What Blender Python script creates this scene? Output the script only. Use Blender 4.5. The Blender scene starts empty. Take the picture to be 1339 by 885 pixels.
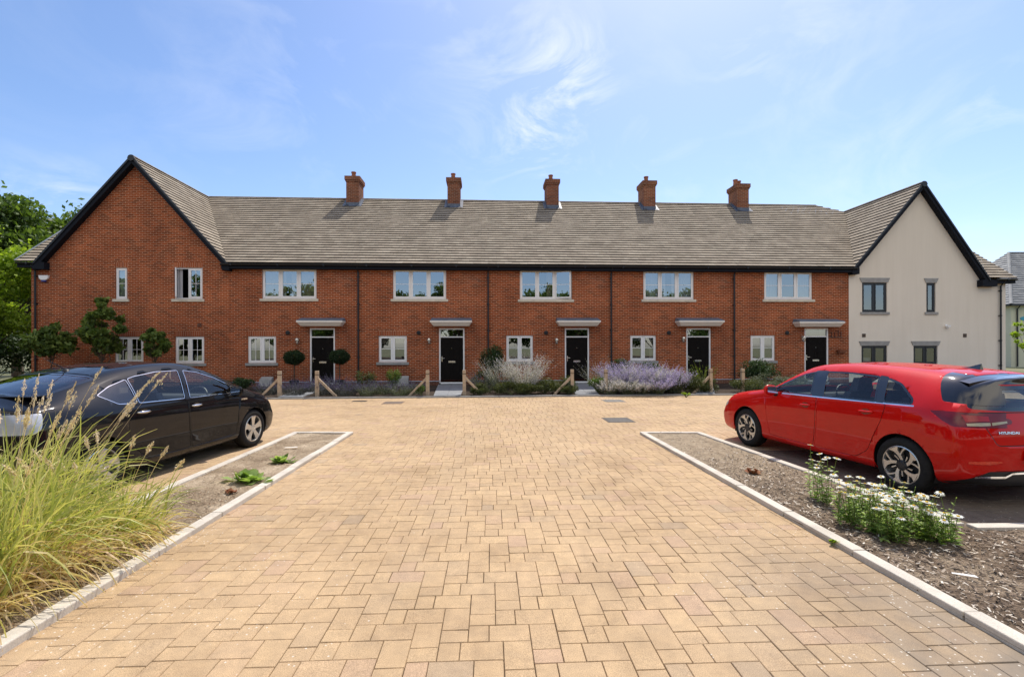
import bpy, bmesh, math, random
import numpy as np
from mathutils import Vector, Matrix
R = math.radians
rnd = random.Random(7)
rng = np.random.default_rng(11)
sc = bpy.context.scene
col = sc.collection

# ------------------------------------------------------------------ materials
def new_mat(name):
    m = bpy.data.materials.new(name); m.use_nodes = True
    nt = m.node_tree
    return m, nt, nt.nodes, nt.links, nt.nodes['Principled BSDF']

def set_in(node, **kw):
    for k, v in kw.items():
        node.inputs[k.replace('_', ' ')].default_value = v

def rgb(c): return (c[0], c[1], c[2], 1.0)

def ramp(N, L, fac, stops):
    r = N.new('ShaderNodeValToRGB')
    el = r.color_ramp.elements
    while len(el) < len(stops): el.new(0.5)
    for e, (p, c) in zip(el, stops):
        e.position = p; e.color = rgb(c) if not isinstance(c, (int, float)) else (c, c, c, 1)
    L.new(fac, r.inputs[0]); return r.outputs[0]

def noise(N, L, scale, detail=4, rough=0.55, vec=None):
    n = N.new('ShaderNodeTexNoise'); n.inputs['Scale'].default_value = scale
    n.inputs['Detail'].default_value = detail; n.inputs['Roughness'].default_value = rough
    if vec is not None: L.new(vec, n.inputs['Vector'])
    return n.outputs['Fac']

def mixc(N, L, fac, a, b, mode='MIX'):
    m = N.new('ShaderNodeMix'); m.data_type = 'RGBA'; m.blend_type = mode
    for sock, v in ((0, fac), (6, a), (7, b)):
        if isinstance(v, bpy.types.NodeSocket): L.new(v, m.inputs[sock])
        elif isinstance(v, (int, float)): m.inputs[sock].default_value = v
        else: m.inputs[sock].default_value = rgb(v)
    return m.outputs[2]

def math_n(N, L, op, a, b=None, clamp=False):
    m = N.new('ShaderNodeMath'); m.operation = op; m.use_clamp = clamp
    for i, v in enumerate((a, b)):
        if v is None: continue
        if isinstance(v, bpy.types.NodeSocket): L.new(v, m.inputs[i])
        else: m.inputs[i].default_value = v
    return m.outputs[0]

def bump(N, L, bs, h, strength=0.3, dist=0.01):
    b = N.new('ShaderNodeBump'); b.inputs['Strength'].default_value = strength
    b.inputs['Distance'].default_value = dist
    L.new(h, b.inputs['Height']); L.new(b.outputs[0], bs.inputs['Normal'])

def objco(N): return N.new('ShaderNodeTexCoord').outputs['Object']

def simple(name, c, rough=0.5, metal=0.0, var=0.12, scale=12.0, coat=0.0, bmp=0.0):
    m, nt, N, L, b = new_mat(name)
    v = objco(N); n = noise(N, L, scale, 5, 0.6, v)
    lo = tuple(x * (1 - var) for x in c); hi = tuple(min(1, x * (1 + var)) for x in c)
    L.new(ramp(N, L, n, [(0.3, lo), (0.7, hi)]), b.inputs['Base Color'])
    set_in(b, Roughness=rough, Metallic=metal); b.inputs['Coat Weight'].default_value = coat
    if rough > .6: b.inputs['Specular IOR Level'].default_value = .12
    if bmp: bump(N, L, b, noise(N, L, scale * 6, 4, 0.6, v), bmp, 0.004)
    return m

def brick_mat(name, horizontal=True, c1=(0.375, 0.085, 0.026), c2=(0.125, 0.032, 0.015), mort=(0.60, 0.38, 0.24)):
    m, nt, N, L, b = new_mat(name)
    v = objco(N); s = N.new('ShaderNodeSeparateXYZ'); L.new(v, s.inputs[0])
    xy = math_n(N, L, 'ADD', s.outputs[0], s.outputs[1])
    cb = N.new('ShaderNodeCombineXYZ')
    if horizontal: L.new(xy, cb.inputs[0]); L.new(s.outputs[2], cb.inputs[1])
    else: L.new(s.outputs[2], cb.inputs[0]); L.new(xy, cb.inputs[1])
    t = N.new('ShaderNodeTexBrick'); L.new(cb.outputs[0], t.inputs['Vector'])
    t.inputs['Scale'].default_value = 1.0
    t.inputs['Mortar Size'].default_value = 0.0075
    t.inputs['Mortar Smooth'].default_value = 0.1
    t.inputs['Bias'].default_value = -0.25
    t.inputs['Brick Width'].default_value = 0.225 if horizontal else 0.6
    t.inputs['Row Height'].default_value = 0.0755
    t.offset = 0.5
    t.inputs['Color1'].default_value = rgb(c1); t.inputs['Color2'].default_value = rgb(c2)
    t.inputs['Mortar'].default_value = rgb(mort)
    n1 = noise(N, L, 0.7, 4, 0.6, v); n2 = noise(N, L, 30, 4, 0.7, v)
    c = mixc(N, L, 1.0, t.outputs['Color'], ramp(N, L, n1, [(0.3, (0.68, 0.66, 0.68)), (0.7, (1.22, 1.18, 1.12))]), 'MULTIPLY')
    c = mixc(N, L, 1.0, c, ramp(N, L, n2, [(0.3, (0.82, 0.82, 0.82)), (0.7, (1.15, 1.15, 1.15))]), 'MULTIPLY')
    n3 = noise(N, L, 0.28, 5, 0.65, v)
    oi = N.new('ShaderNodeObjectInfo'); c = mixc(N, L, 1.0, c, ramp(N, L, oi.outputs['Random'], [(0.0, (0.90, 0.88, 0.9)), (1.0, (1.08, 1.06, 1.02))]), 'MULTIPLY')
    c = mixc(N, L, ramp(N, L, n3, [(0.56, 0.0), (0.74, 0.16)]), c, (0.62, 0.50, 0.40))
    L.new(c, b.inputs['Base Color']); set_in(b, Roughness=0.85); b.inputs['Specular IOR Level'].default_value = .08
    inv = math_n(N, L, 'SUBTRACT', 1.0, t.outputs['Fac'])
    bump(N, L, b, inv, 0.5, 0.008)
    return m

def tint_mat(name, stops, rough=0.8, trans=0.0, nscale=0, nvar=0.25, bmp=0.0, spec=0.3):
    """colour from a per-face random value, modulated by noise"""
    m, nt, N, L, b = new_mat(name)
    a = N.new('ShaderNodeAttribute'); a.attribute_name = 'tint'
    c = ramp(N, L, a.outputs['Fac'], stops)
    v = objco(N)
    if nscale:
        n = noise(N, L, nscale, 5, 0.65, v)
        c = mixc(N, L, 1.0, c, ramp(N, L, n, [(0.25, (1 - nvar,) * 3), (0.75, (1 + nvar,) * 3)]), 'MULTIPLY')
    L.new(c, b.inputs['Base Color']); set_in(b, Roughness=rough); b.inputs['Specular IOR Level'].default_value = spec
    if bmp: bump(N, L, b, noise(N, L, 60, 4, 0.7, v), bmp, 0.004)
    if trans:
        out = N['Material Output']; t = N.new('ShaderNodeBsdfTranslucent'); mx = N.new('ShaderNodeMixShader')
        c2 = mixc(N, L, 1.0, c, (1.25, 1.3, 0.6), 'MULTIPLY')
        L.new(c2, t.inputs[0]); mx.inputs[0].default_value = trans
        L.new(b.outputs[0], mx.inputs[1]); L.new(t.outputs[0], mx.inputs[2]); L.new(mx.outputs[0], out.inputs[0])
    return m

def glass_mat(name, tintc=(0.75, 0.8, 0.8), refl=0.3, rough=0.0):
    m, nt, N, L, b = new_mat(name)
    N.remove(b)
    tr = N.new('ShaderNodeBsdfTransparent'); tr.inputs[0].default_value = rgb(tintc)
    gl = N.new('ShaderNodeBsdfGlossy'); gl.inputs['Roughness'].default_value = rough
    gl.inputs[0].default_value = (0.95, 0.97, 1, 1)
    v = objco(N)
    bp = N.new('ShaderNodeBump'); bp.inputs['Strength'].default_value = 0.03; bp.inputs['Distance'].default_value = 0.02
    L.new(noise(N, L, 1.6, 1, 0.4, v), bp.inputs['Height']); L.new(bp.outputs[0], gl.inputs['Normal'])
    fr = N.new('ShaderNodeFresnel'); geo = N.new('ShaderNodeNewGeometry')
    ior = math_n(N, L, 'SUBTRACT', 1.5, math_n(N, L, 'MULTIPLY', geo.outputs['Backfacing'], 0.8333)); L.new(ior, fr.inputs[0])
    f = math_n(N, L, 'ADD', fr.outputs[0], refl, True)
    mx = N.new('ShaderNodeMixShader'); L.new(f, mx.inputs[0])
    L.new(tr.outputs[0], mx.inputs[1]); L.new(gl.outputs[0], mx.inputs[2])
    L.new(mx.outputs[0], N['Material Output'].inputs[0])
    return m

M = {}
M['brick'] = brick_mat('brick')
M['brick_dark'] = brick_mat('brick_dark', True, (0.16, 0.06, 0.035), (0.10, 0.04, 0.03), (0.25, 0.19, 0.15))
M['soldier'] = brick_mat('soldier', False, (0.38, 0.10, 0.04), (0.22, 0.06, 0.03))
M['upvc'] = simple('white_frame', (0.90, 0.88, 0.85), 0.35, var=0.03)
M['dark_frame'] = simple('dark_frame', (0.02, 0.021, 0.024), 0.4, var=0.1)
M['stone'] = simple('cast_stone', (0.66, 0.59, 0.47), 0.85, var=0.15, scale=5, bmp=0.2)
M['stone_grey'] = simple('grey_stone', (0.34, 0.33, 0.31), 0.85, var=0.15, scale=5, bmp=0.2)
M['barge'] = simple('barge_board', (0.012, 0.014, 0.02), 0.65, var=0.15, scale=3)
M['black'] = simple('black_plastic', (0.014, 0.014, 0.016), 0.45, var=0.1)
M['lead'] = simple('lead', (0.13, 0.16, 0.20), 0.6, var=0.2, scale=4)
M['leadflash'] = simple('lead_flashing', (0.10, 0.12, 0.16), 0.55, var=0.25, scale=4)
M['white_paint'] = simple('white_paint', (0.90, 0.83, 0.73), 0.5, var=0.04)
M['steel'] = simple('steel', (0.62, 0.60, 0.55), 0.25, 0.9, var=0.06)
M['pot'] = simple('clay_pot', (0.34, 0.14, 0.08), 0.8, var=0.2, scale=6)
M['glass'] = glass_mat('window_glass', (0.62, 0.66, 0.64), 0.30)
M['dark_glass'] = glass_mat('dark_window_glass', (0.5, 0.54, 0.54), 0.20)
M['lamp_glass'] = glass_mat('lamp_glass', (0.8, 0.8, 0.75), 0.12)
M['room'] = simple('dark_room', (0.018, 0.018, 0.018), 0.9, var=0.4, scale=1.2)
M['curtain'] = simple('curtain', (0.62, 0.62, 0.64), 0.9, var=0.08, scale=8)
M['curtain_warm'] = simple('curtain_warm', (0.50, 0.42, 0.34), 0.9, var=0.15, scale=8)
M['door'] = simple('door_paint', (0.007, 0.005, 0.004), 0.62, var=0.2, scale=3)
M['soil'] = None

def wallrender():
    m, nt, N, L, b = new_mat('wall_render')
    v = objco(N); n = noise(N, L, 0.5, 5, 0.6, v)
    c = ramp(N, L, n, [(0.3, (0.84, 0.755, 0.63)), (0.7, (0.90, 0.82, 0.70))])
    s = N.new('ShaderNodeSeparateXYZ'); L.new(v, s.inputs[0])
    w = math_n(N, L, 'MULTIPLY', s.outputs[2], 0.12, True)
    c = mixc(N, L, w, c, (0.78, 0.69, 0.56))
    mp = N.new('ShaderNodeMapping'); mp.inputs['Scale'].default_value = (2.6, 2.6, 0.22); L.new(v, mp.inputs[0])
    c = mixc(N, L, 1.0, c, ramp(N, L, noise(N, L, 1.5, 5, 0.65, mp.outputs[0]), [(0.3, (0.955, 0.95, 0.94)), (0.6, (1.0, 1.0, 1.0))]), 'MULTIPLY')
    L.new(c, b.inputs['Base Color']); set_in(b, Roughness=0.9); b.inputs['Specular IOR Level'].default_value = .1
    bump(N, L, b, noise(N, L, 80, 3, 0.7, v), 0.3, 0.004)
    return m
M['render'] = wallrender()
M['tile'] = tint_mat('roof_tile', [(0.0, (0.045, 0.035, 0.03)), (0.08, (0.05, 0.04, 0.033)), (0.1, (0.30, 0.25, 0.19)), (0.5, (0.335, 0.28, 0.215)), (1.0, (0.375, 0.32, 0.245))], 0.85, nscale=1.4, nvar=0.25, bmp=0.3, spec=.1)
M['slate'] = tint_mat('slate', [(0.0, (0.16, 0.165, 0.17)), (1.0, (0.30, 0.30, 0.29))], 0.7, nscale=3, nvar=0.2)
M['wood'] = simple('weathered_timber', (0.44, 0.34, 0.24), 0.85, var=0.25, scale=9, bmp=0.3)
M['bark'] = simple('bark', (0.10, 0.075, 0.055), 0.95, var=0.4, scale=14, bmp=0.6)

# ------------------------------------------------------------------ mesh helpers
class MB:
    def __init__(s): s.v = []; s.f = []; s.t = []
    def add(s, vs, fs, tint=None):
        o = len(s.v); s.v += [tuple(p) for p in vs]
        s.f += [tuple(i + o for i in f) for f in fs]
        s.t += [tint if tint is not None else 0.5] * len(fs)
    def quad(s, a, b, c, d, t=None): s.add([a, b, c, d], [(0, 1, 2, 3)], t)
    def poly(s, pts, t=None): s.add(pts, [tuple(range(len(pts)))], t)
    def box(s, x0, x1, y0, y1, z0, z1, t=None):
        vs = [(x, y, z) for x in (x0, x1) for y in (y0, y1) for z in (z0, z1)]
        s.add(vs, [(0, 1, 3, 2), (4, 6, 7, 5), (0, 4, 5, 1), (2, 3, 7, 6), (0, 2, 6, 4), (1, 5, 7, 3)], t)
    def hexa(s, b, t_, t=None):  # two quads b (bottom, ccw) and t_ (top)
        s.add(list(b) + list(t_), [(3, 2, 1, 0), (4, 5, 6, 7), (0, 1, 5, 4), (1, 2, 6, 5), (2, 3, 7, 6), (3, 0, 4, 7)], t)
    def prism(s, pts, d, t=None):  # polygon extruded by vector d
        n = len(pts); d = Vector(d); top = [tuple(Vector(p) + d) for p in pts]
        s.add(list(pts) + top, [tuple(range(n))[::-1], tuple(range(n, 2 * n))] + [(i, (i + 1) % n, n + (i + 1) % n, n + i) for i in range(n)], t)
    def tube(s, pts, r, n=8, t=None, cap=True):
        pts = [Vector(p) for p in pts]; rs = r if isinstance(r, (list, tuple)) else [r] * len(pts)
        vs = []; fs = []
        for i, p in enumerate(pts):
            d = (pts[min(i + 1, len(pts) - 1)] - pts[max(i - 1, 0)]).normalized()
            a = Vector((0, 0, 1)) if abs(d.z) < 0.9 else Vector((1, 0, 0))
            u = d.cross(a).normalized(); w = d.cross(u).normalized()
            for k in range(n):
                an = 2 * math.pi * k / n
                vs.append(tuple(p + (u * math.cos(an) + w * math.sin(an)) * rs[i]))
        for i in range(len(pts) - 1):
            for k in range(n):
                a_, b_ = i * n + k, i * n + (k + 1) % n
                fs.append((a_, b_, b_ + n, a_ + n))
        if cap: fs += [tuple(range(n))[::-1], tuple(range((len(pts) - 1) * n, len(pts) * n))]
        s.add(vs, fs, t)
    def lathe(s, prof, n=24, axis='z', c=(0, 0, 0), t=None):  # prof: (r, h)
        vs = []; fs = []
        for r, h in prof:
            for k in range(n):
                a = 2 * math.pi * k / n
                if axis == 'z': p = (r * math.cos(a), r * math.sin(a), h)
                else: p = (h, r * math.cos(a), r * math.sin(a))
                vs.append((p[0] + c[0], p[1] + c[1], p[2] + c[2]))
        for i in range(len(prof) - 1):
            for k in range(n):
                a_, b_ = i * n + k, i * n + (k + 1) % n
                fs.append((a_, b_, b_ + n, a_ + n))
        s.add(vs, fs, t)
    def build(s, name, mat, parent=None, smooth=False, bevel=0, loc=None, rotz=0, tint=False, wn=False):
        me = bpy.data.meshes.new(name); me.from_pydata(s.v, [], s.f)
        if tint:
            a = me.attributes.new('tint', 'FLOAT', 'FACE'); a.data.foreach_set('value', s.t)
        if mat: me.materials.append(mat)
        me.update()
        bm = bmesh.new(); bm.from_mesh(me); bmesh.ops.recalc_face_normals(bm, faces=bm.faces) if not tint else None
        bm.to_mesh(me); bm.free()
        if smooth: me.shade_smooth()
        o = bpy.data.objects.new(name, me); col.objects.link(o)
        if parent: o.parent = parent
        if loc: o.location = loc
        if rotz: o.rotation_euler[2] = rotz
        if bevel:
            b = o.modifiers.new('bevel', 'BEVEL'); b.width = bevel; b.segments = 2; b.limit_method = 'ANGLE'; b.angle_limit = R(35)
        return o

def quads(name, V, mat, parent=None, tint=None, smooth=False, n=4):
    """V: (N,n,3) numpy array of polygons -> one mesh"""
    V = np.asarray(V, dtype=np.float32); N_ = V.shape[0]
    me = bpy.data.meshes.new(name)
    me.vertices.add(N_ * n); me.vertices.foreach_set('co', V.reshape(-1))
    me.loops.add(N_ * n); me.loops.foreach_set('vertex_index', np.arange(N_ * n, dtype=np.int32))
    me.polygons.add(N_); me.polygons.foreach_set('loop_start', np.arange(0, N_ * n, n, dtype=np.int32))
    me.update(calc_edges=True)
    if tint is not None:
        a = me.attributes.new('tint', 'FLOAT', 'FACE'); a.data.foreach_set('value', np.asarray(tint, dtype=np.float32))
    mats = mat if isinstance(mat, (list, tuple)) else [mat]
    for m in mats: me.materials.append(m)
    if smooth: me.shade_smooth()
    o = bpy.data.objects.new(name, me); col.objects.link(o)
    if parent: o.parent = parent
    return o

def tag(o, label=None, cat=None, group=None, kind=None):
    if label: o['label'] = label
    if cat: o['category'] = cat
    if group: o['group'] = group
    if kind: o['kind'] = kind
    return o

def thing(name, label, cat, loc=(0, 0, 0), rotz=0, group=None):
    o = bpy.data.objects.new(name, None); col.objects.link(o); o.empty_display_size = 0.2
    o.location = loc; o.rotation_euler = (0, 0, rotz)
    return tag(o, label, cat, group)

def structure(o): return tag(o, kind='structure')

def dup(root, loc, rotz=0, scale=None, label=None, group=None):
    r = root.copy(); col.objects.link(r); r.location = loc; r.rotation_euler = (0, 0, rotz)
    if scale: r.scale = (scale,) * 3 if isinstance(scale, (int, float)) else scale
    if label: r['label'] = label
    if group: r['group'] = group
    for ch in list(root.children):
        c = ch.copy(); col.objects.link(c); c.parent = r
        for g in ch.children:
            d = g.copy(); col.objects.link(d); d.parent = c
    return r

# ------------------------------------------------------------------ survey: the place measured from the photo
FPX = 625.0; H = 1.68; CX = 669.5
def hz(px): return 453.9 - 0.0026 * (px - CX)
def gp(px, py, z=0.0):
    Y = (H - z) * FPX / (py - hz(px)); return ((px - CX) / FPX * Y, Y)
ANG = math.atan(0.055); Y0 = 21.0
def PF(F, D, z=0.0):  # terrace frame -> world
    return (F * math.cos(ANG) - D * math.sin(ANG), Y0 + F * math.sin(ANG) + D * math.cos(ANG), z)
def FZ(px, py, D=0.0):
    """point on the plane D behind the terrace front -> (F, z)"""
    u = (px - CX) / FPX; ca, sa = math.cos(ANG), math.sin(ANG)
    # F ca - D sa = u (Y0 + F sa + D ca)
    F = (u * (Y0 + D * ca) + D * sa) / (ca - u * sa)
    Y = Y0 + F * sa + D * ca
    return F, H + (hz(px) - py) * Y / FPX
def Fx(px, D=0.0): return FZ(px, 0, D)[0]
# ------------------------------------------------------------------ ground
def ground_mat():
    m, nt, N, L, b = new_mat('ground_mat')
    v = objco(N)
    L.new(ramp(N, L, noise(N, L, 0.15, 5, 0.6, v), [(0.3, (0.10, 0.12, 0.045)), (0.7, (0.19, 0.17, 0.09))]), b.inputs['Base Color'])
    set_in(b, Roughness=0.95); return m
g = MB(); g.quad((-1500, -1500, -0.06), (1500, -1500, -0.06), (1500, 1500, -0.06), (-1500, 1500, -0.06))
structure(g.build('ground', ground_mat()))

def paver_mat(name='pavers'):
    m, nt, N, L, b = new_mat(name)
    a = N.new('ShaderNodeAttribute'); a.attribute_name = 'tint'
    v = objco(N)
    c = ramp(N, L, a.outputs['Fac'], [(0.0, (0.46, 0.345, 0.22)), (0.03, (0.53, 0.385, 0.225)), (0.3, (0.525, 0.375, 0.215)), (0.6, (0.55, 0.395, 0.225)), (0.85, (0.575, 0.415, 0.235)), (1.0, (0.515, 0.36, 0.23))])
    n1 = noise(N, L, 0.35, 4, 0.6, v)
    c = mixc(N, L, 1.0, c, ramp(N, L, n1, [(0.3, (0.86, 0.84, 0.82)), (0.7, (1.08, 1.08, 1.1))]), 'MULTIPLY')
    n2 = noise(N, L, 9, 5, 0.7, v)
    c = mixc(N, L, 1.0, c, ramp(N, L, n2, [(0.3, (0.85, 0.85, 0.86)), (0.7, (1.12, 1.11, 1.08))]), 'MULTIPLY')
    n3 = noise(N, L, 260, 2, 0.7, v)
    c = mixc(N, L, 1.0, c, ramp(N, L, n3, [(0.32, (0.55, 0.53, 0.50)), (0.5, (1, 1, 1)), (0.68, (1.4, 1.4, 1.42))]), 'MULTIPLY')
    s = N.new('ShaderNodeSeparateXYZ'); L.new(v, s.inputs[0])
    # grey weathering next to the right hand bed
    near = math_n(N, L, 'SUBTRACT', 4.6, s.outputs[1])
    near = math_n(N, L, 'MULTIPLY', near, 0.45, True)
    xr = math_n(N, L, 'SUBTRACT', s.outputs[0], 1.05)
    xr = math_n(N, L, 'MULTIPLY', xr, 0.95, True)
    st = math_n(N, L, 'MULTIPLY', near, xr)
    st = math_n(N, L, 'MULTIPLY', st, ramp(N, L, noise(N, L, 1.3, 5, 0.65, v), [(0.35, 0.35), (0.6, 1.0)]))
    c = mixc(N, L, st, c, (0.27, 0.225, 0.17))
    c = mixc(N, L, 1.0, c, (0.86, 0.85, 0.86), 'MULTIPLY')
    n4 = noise(N, L, 1.1, 6, 0.7, v)
    c = mixc(N, L, 1.0, c, ramp(N, L, n4, [(0.32, (0.82, 0.80, 0.78)), (0.5, (1, 1, 1)), (0.75, (1.06, 1.06, 1.06))]), 'MULTIPLY')
    # shade around the red car painted into the block colour on the right
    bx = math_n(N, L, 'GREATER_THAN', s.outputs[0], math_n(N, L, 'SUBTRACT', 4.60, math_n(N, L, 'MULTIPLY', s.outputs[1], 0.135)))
    bay_shade = math_n(N, L, 'MULTIPLY', bx, math_n(N, L, 'LESS_THAN', s.outputs[1], 7.75))
    c = mixc(N, L, math_n(N, L, 'MULTIPLY', bay_shade, 0.85), c, mixc(N, L, 1.0, c, (0.26, 0.30, 0.42), 'MULTIPLY'))
    # faint tyre darkening along the two wheel tracks of the drive, and scattered oil drips
    tr = math_n(N, L, 'ABSOLUTE', math_n(N, L, 'SUBTRACT', math_n(N, L, 'ABSOLUTE', s.outputs[0]), 0.78))
    tr = math_n(N, L, 'MULTIPLY', math_n(N, L, 'SUBTRACT', 0.34, tr), 1.6, True)
    tr = math_n(N, L, 'MULTIPLY', tr, ramp(N, L, noise(N, L, 0.8, 5, 0.65, v), [(0.4, 0.0), (0.65, 0.5)]))
    c = mixc(N, L, tr, c, (0.36, 0.28, 0.19))
    v2 = N.new('ShaderNodeTexVoronoi'); v2.inputs['Scale'].default_value = 0.55; L.new(v, v2.inputs['Vector'])
    c = mixc(N, L, ramp(N, L, math_n(N, L, 'ADD', v2.outputs['Distance'], math_n(N, L, 'MULTIPLY', n2, 0.06)), [(0.05, 0.5), (0.10, 0.0)]), c, (0.20, 0.16, 0.12))
    # little white flecks, thick beside the beds
    vo = N.new('ShaderNodeTexVoronoi'); vo.inputs['Scale'].default_value = 46; L.new(v, vo.inputs['Vector'])
    fl = ramp(N, L, vo.outputs['Distance'], [(0.22, 1.0), (0.30, 0.0)])
    wn = N.new('ShaderNodeTexWhiteNoise'); L.new(vo.outputs['Position'], wn.inputs[0])
    ax = math_n(N, L, 'ABSOLUTE', s.outputs[0])
    dens = math_n(N, L, 'MULTIPLY', math_n(N, L, 'SUBTRACT', ax, 0.75), 0.42, True)
    dens = math_n(N, L, 'MULTIPLY', dens, math_n(N, L, 'MULTIPLY', math_n(N, L, 'SUBTRACT', 6.2, s.outputs[1]), 0.3, True))
    dens = math_n(N, L, 'MULTIPLY', dens, ramp(N, L, noise(N, L, 2.2, 3, 0.6, v), [(0.45, 0.02), (0.65, 0.5)]))
    on = math_n(N, L, 'LESS_THAN', wn.outputs[0], dens)
    c = mixc(N, L, math_n(N, L, 'MULTIPLY', math_n(N, L, 'MULTIPLY', on, fl), 0.75), c, (0.66, 0.61, 0.52))
    L.new(c, b.inputs['Base Color']); set_in(b, Roughness=0.82); b.inputs['Specular IOR Level'].default_value = 0.25
    bump(N, L, b, n3, 0.35, 0.004)
    return m

# joint sand below the blocks, continuing as the road behind the viewpoint
j = MB(); j.quad((-32, -45, -0.012), (45, -45, -0.012), (45, 18.5, -0.012), (-32, 18.5, -0.012))
structure(j.build('paving_bed', simple('joint_sand', (0.09, 0.065, 0.042), 0.95, var=0.35, scale=20)))

def garden_front(X):  # world Y of the garden kerb face
    return 16.07 + 0.062 * X
GA = math.atan(0.062)

def pavers():
    U = 0.0805; W = 2.0; Lb = 4.5; gap = 0.0036
    th = math.atan(0.046)
    e = np.array([math.cos(th), math.sin(th)]); n = np.array([-math.sin(th), math.cos(th)])
    rects = []
    for i in range(-330, 330):
        for j_ in range(-60, 61):
            ox = W * i + Lb * j_; oy = W * i - Lb * j_
            if abs(ox) > 400 or oy > 260 or oy < -4: continue
            rects.append((ox, oy, ox + 1.5, oy + 2)); rects.append((ox + 1.5, oy, ox + 4.5, oy + 2))
            rects.append((ox + 4.5, oy + 2 - 4.5, ox + 6.5, oy + 2 - 3)); rects.append((ox + 4.5, oy - 1, ox + 6.5, oy + 2))
    A = np.array(rects) * U
    cx = (A[:, 0] + A[:, 2]) / 2; cy = (A[:, 1] + A[:, 3]) / 2
    X = cx * e[0] + cy * n[0] + 0.03; Y = cx * e[1] + cy * n[1]
    keep = (Y > 0.9) & (Y < 16.4 + 0.062 * X) & (np.abs(X) < 1.25 * Y + 3) & (X > -27) & (X < 30)
    A = A[keep]; Nn = len(A)
    jit = rng.uniform(-0.0012, 0.0012, (Nn, 4))
    A = A + np.array([gap / 2, gap / 2, -gap / 2, -gap / 2]) + jit
    z = rng.normal(0, 0.0007, Nn)
    tz = rng.normal(0, 0.0007, (Nn, 4))
    ch = 0.0028
    def corners(a, inset, zz):
        out = np.zeros((Nn, 4, 3))
        for k, (sx, sy) in enumerate(((0, 1), (2, 1), (2, 3), (0, 3))):
            x = a[:, sx] + (inset if sx == 0 else -inset); y = a[:, sy] + (inset if sy == 1 else -inset)
            out[:, k, 0] = x * e[0] + y * n[0] + 0.03; out[:, k, 1] = x * e[1] + y * n[1]; out[:, k, 2] = zz[:, k]
        return out
    top = corners(A, ch, z[:, None] + tz); mid = corners(A, 0, (z - 0.004)[:, None] + tz * 0.5)
    bot = corners(A, 0, np.full((Nn, 4), -0.013))
    P = [top]
    for k in range(4):
        k2 = (k + 1) % 4
        P.append(np.stack([mid[:, k], mid[:, k2], top[:, k2], top[:, k]], 1))
        P.append(np.stack([bot[:, k], bot[:, k2], mid[:, k2], mid[:, k]], 1))
    t = rng.random(Nn)
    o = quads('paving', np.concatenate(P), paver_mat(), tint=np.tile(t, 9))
    structure(o)
pavers()

# ------------------------------------------------------------------ kerbs and beds
def conc(name, c):
    m, nt, N, L, b = new_mat(name)
    v = objco(N)
    cc = ramp(N, L, noise(N, L, 2.5, 6, 0.7, v), [(0.28, tuple(x * 0.72 for x in c)), (0.55, c), (0.8, tuple(x * 1.12 for x in c))])
    cc = mixc(N, L, 1.0, cc, ramp(N, L, noise(N, L, 120, 3, 0.7, v), [(0.3, (0.8,) * 3), (0.7, (1.12,) * 3)]), 'MULTIPLY')
    L.new(cc, b.inputs['Base Color']); set_in(b, Roughness=0.9); bump(N, L, b, noise(N, L, 90, 4, 0.7, v), 0.4, 0.004)
    return m
M['kerb'] = conc('kerb_concrete', (0.60, 0.54, 0.45))
M['slab'] = conc('path_slab', (0.25, 0.26, 0.27))
M['kerb_grey'] = conc('grey_kerb', (0.30, 0.29, 0.27))

def kerb_line(mb, p, q, w=0.11, h=0.05, unit=0.915, side=1):
    p = Vector((*p, 0)); q = Vector((*q, 0)); d = (q - p); Ln = d.length; d.normalize()
    nn = Vector((-d.y, d.x, 0)) * side * w
    k = max(1, round(Ln / unit)); s = Ln / k
    for i in range(k):
        a = p + d * (i * s + 0.003); b = p + d * ((i + 1) * s - 0.003)
        dz = rnd.uniform(-0.004, 0.004); dn = nn.normalized() * rnd.uniform(-0.004, 0.004)
        a = a + dn; b = b + dn
        lo = [a, b, b + nn, a + nn]
        mb.hexa([(v.x, v.y, -0.05) for v in lo], [(v.x, v.y, h + dz) for v in lo])

# corners (world XY)
LA = gp(0, 857); LB = gp(462, 567.5); LC = gp(384, 567.5); LD = gp(300, 601); LE = gp(212, 642)
RA = gp(1339, 856); RB = gp(836, 567.5); RC = gp(915, 567.5); RD = gp(1262, 691); RE = gp(1339, 691)
def ext(p, q, t): return (p[0] + (q[0] - p[0]) * t, p[1] + (q[1] - p[1]) * t)
LA2 = ext(LB, LA, 1.22); RA2 = ext(RB, RA, 1.22)
LE2 = ext(LC, LE, 2.1)
k = MB(); kerb_line(k, LA2, LB, side=1); kerb_line(k, LB, LC, side=1, unit=0.45); kerb_line(k, LC, LE2, side=1)
structure(k.build('kerb', M['kerb'], bevel=0.008))
k = MB(); kerb_line(k, RA2, RB, side=-1); kerb_line(k, RB, RC, side=-1, unit=0.45); kerb_line(k, RC, RD, side=-1)
RE2 = (RD[0] + 4.5, RD[1] + 0.06)
kerb_line(k, RD, RE2, side=-1)
structure(k.build('kerb', M['kerb'], bevel=0.008))

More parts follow.
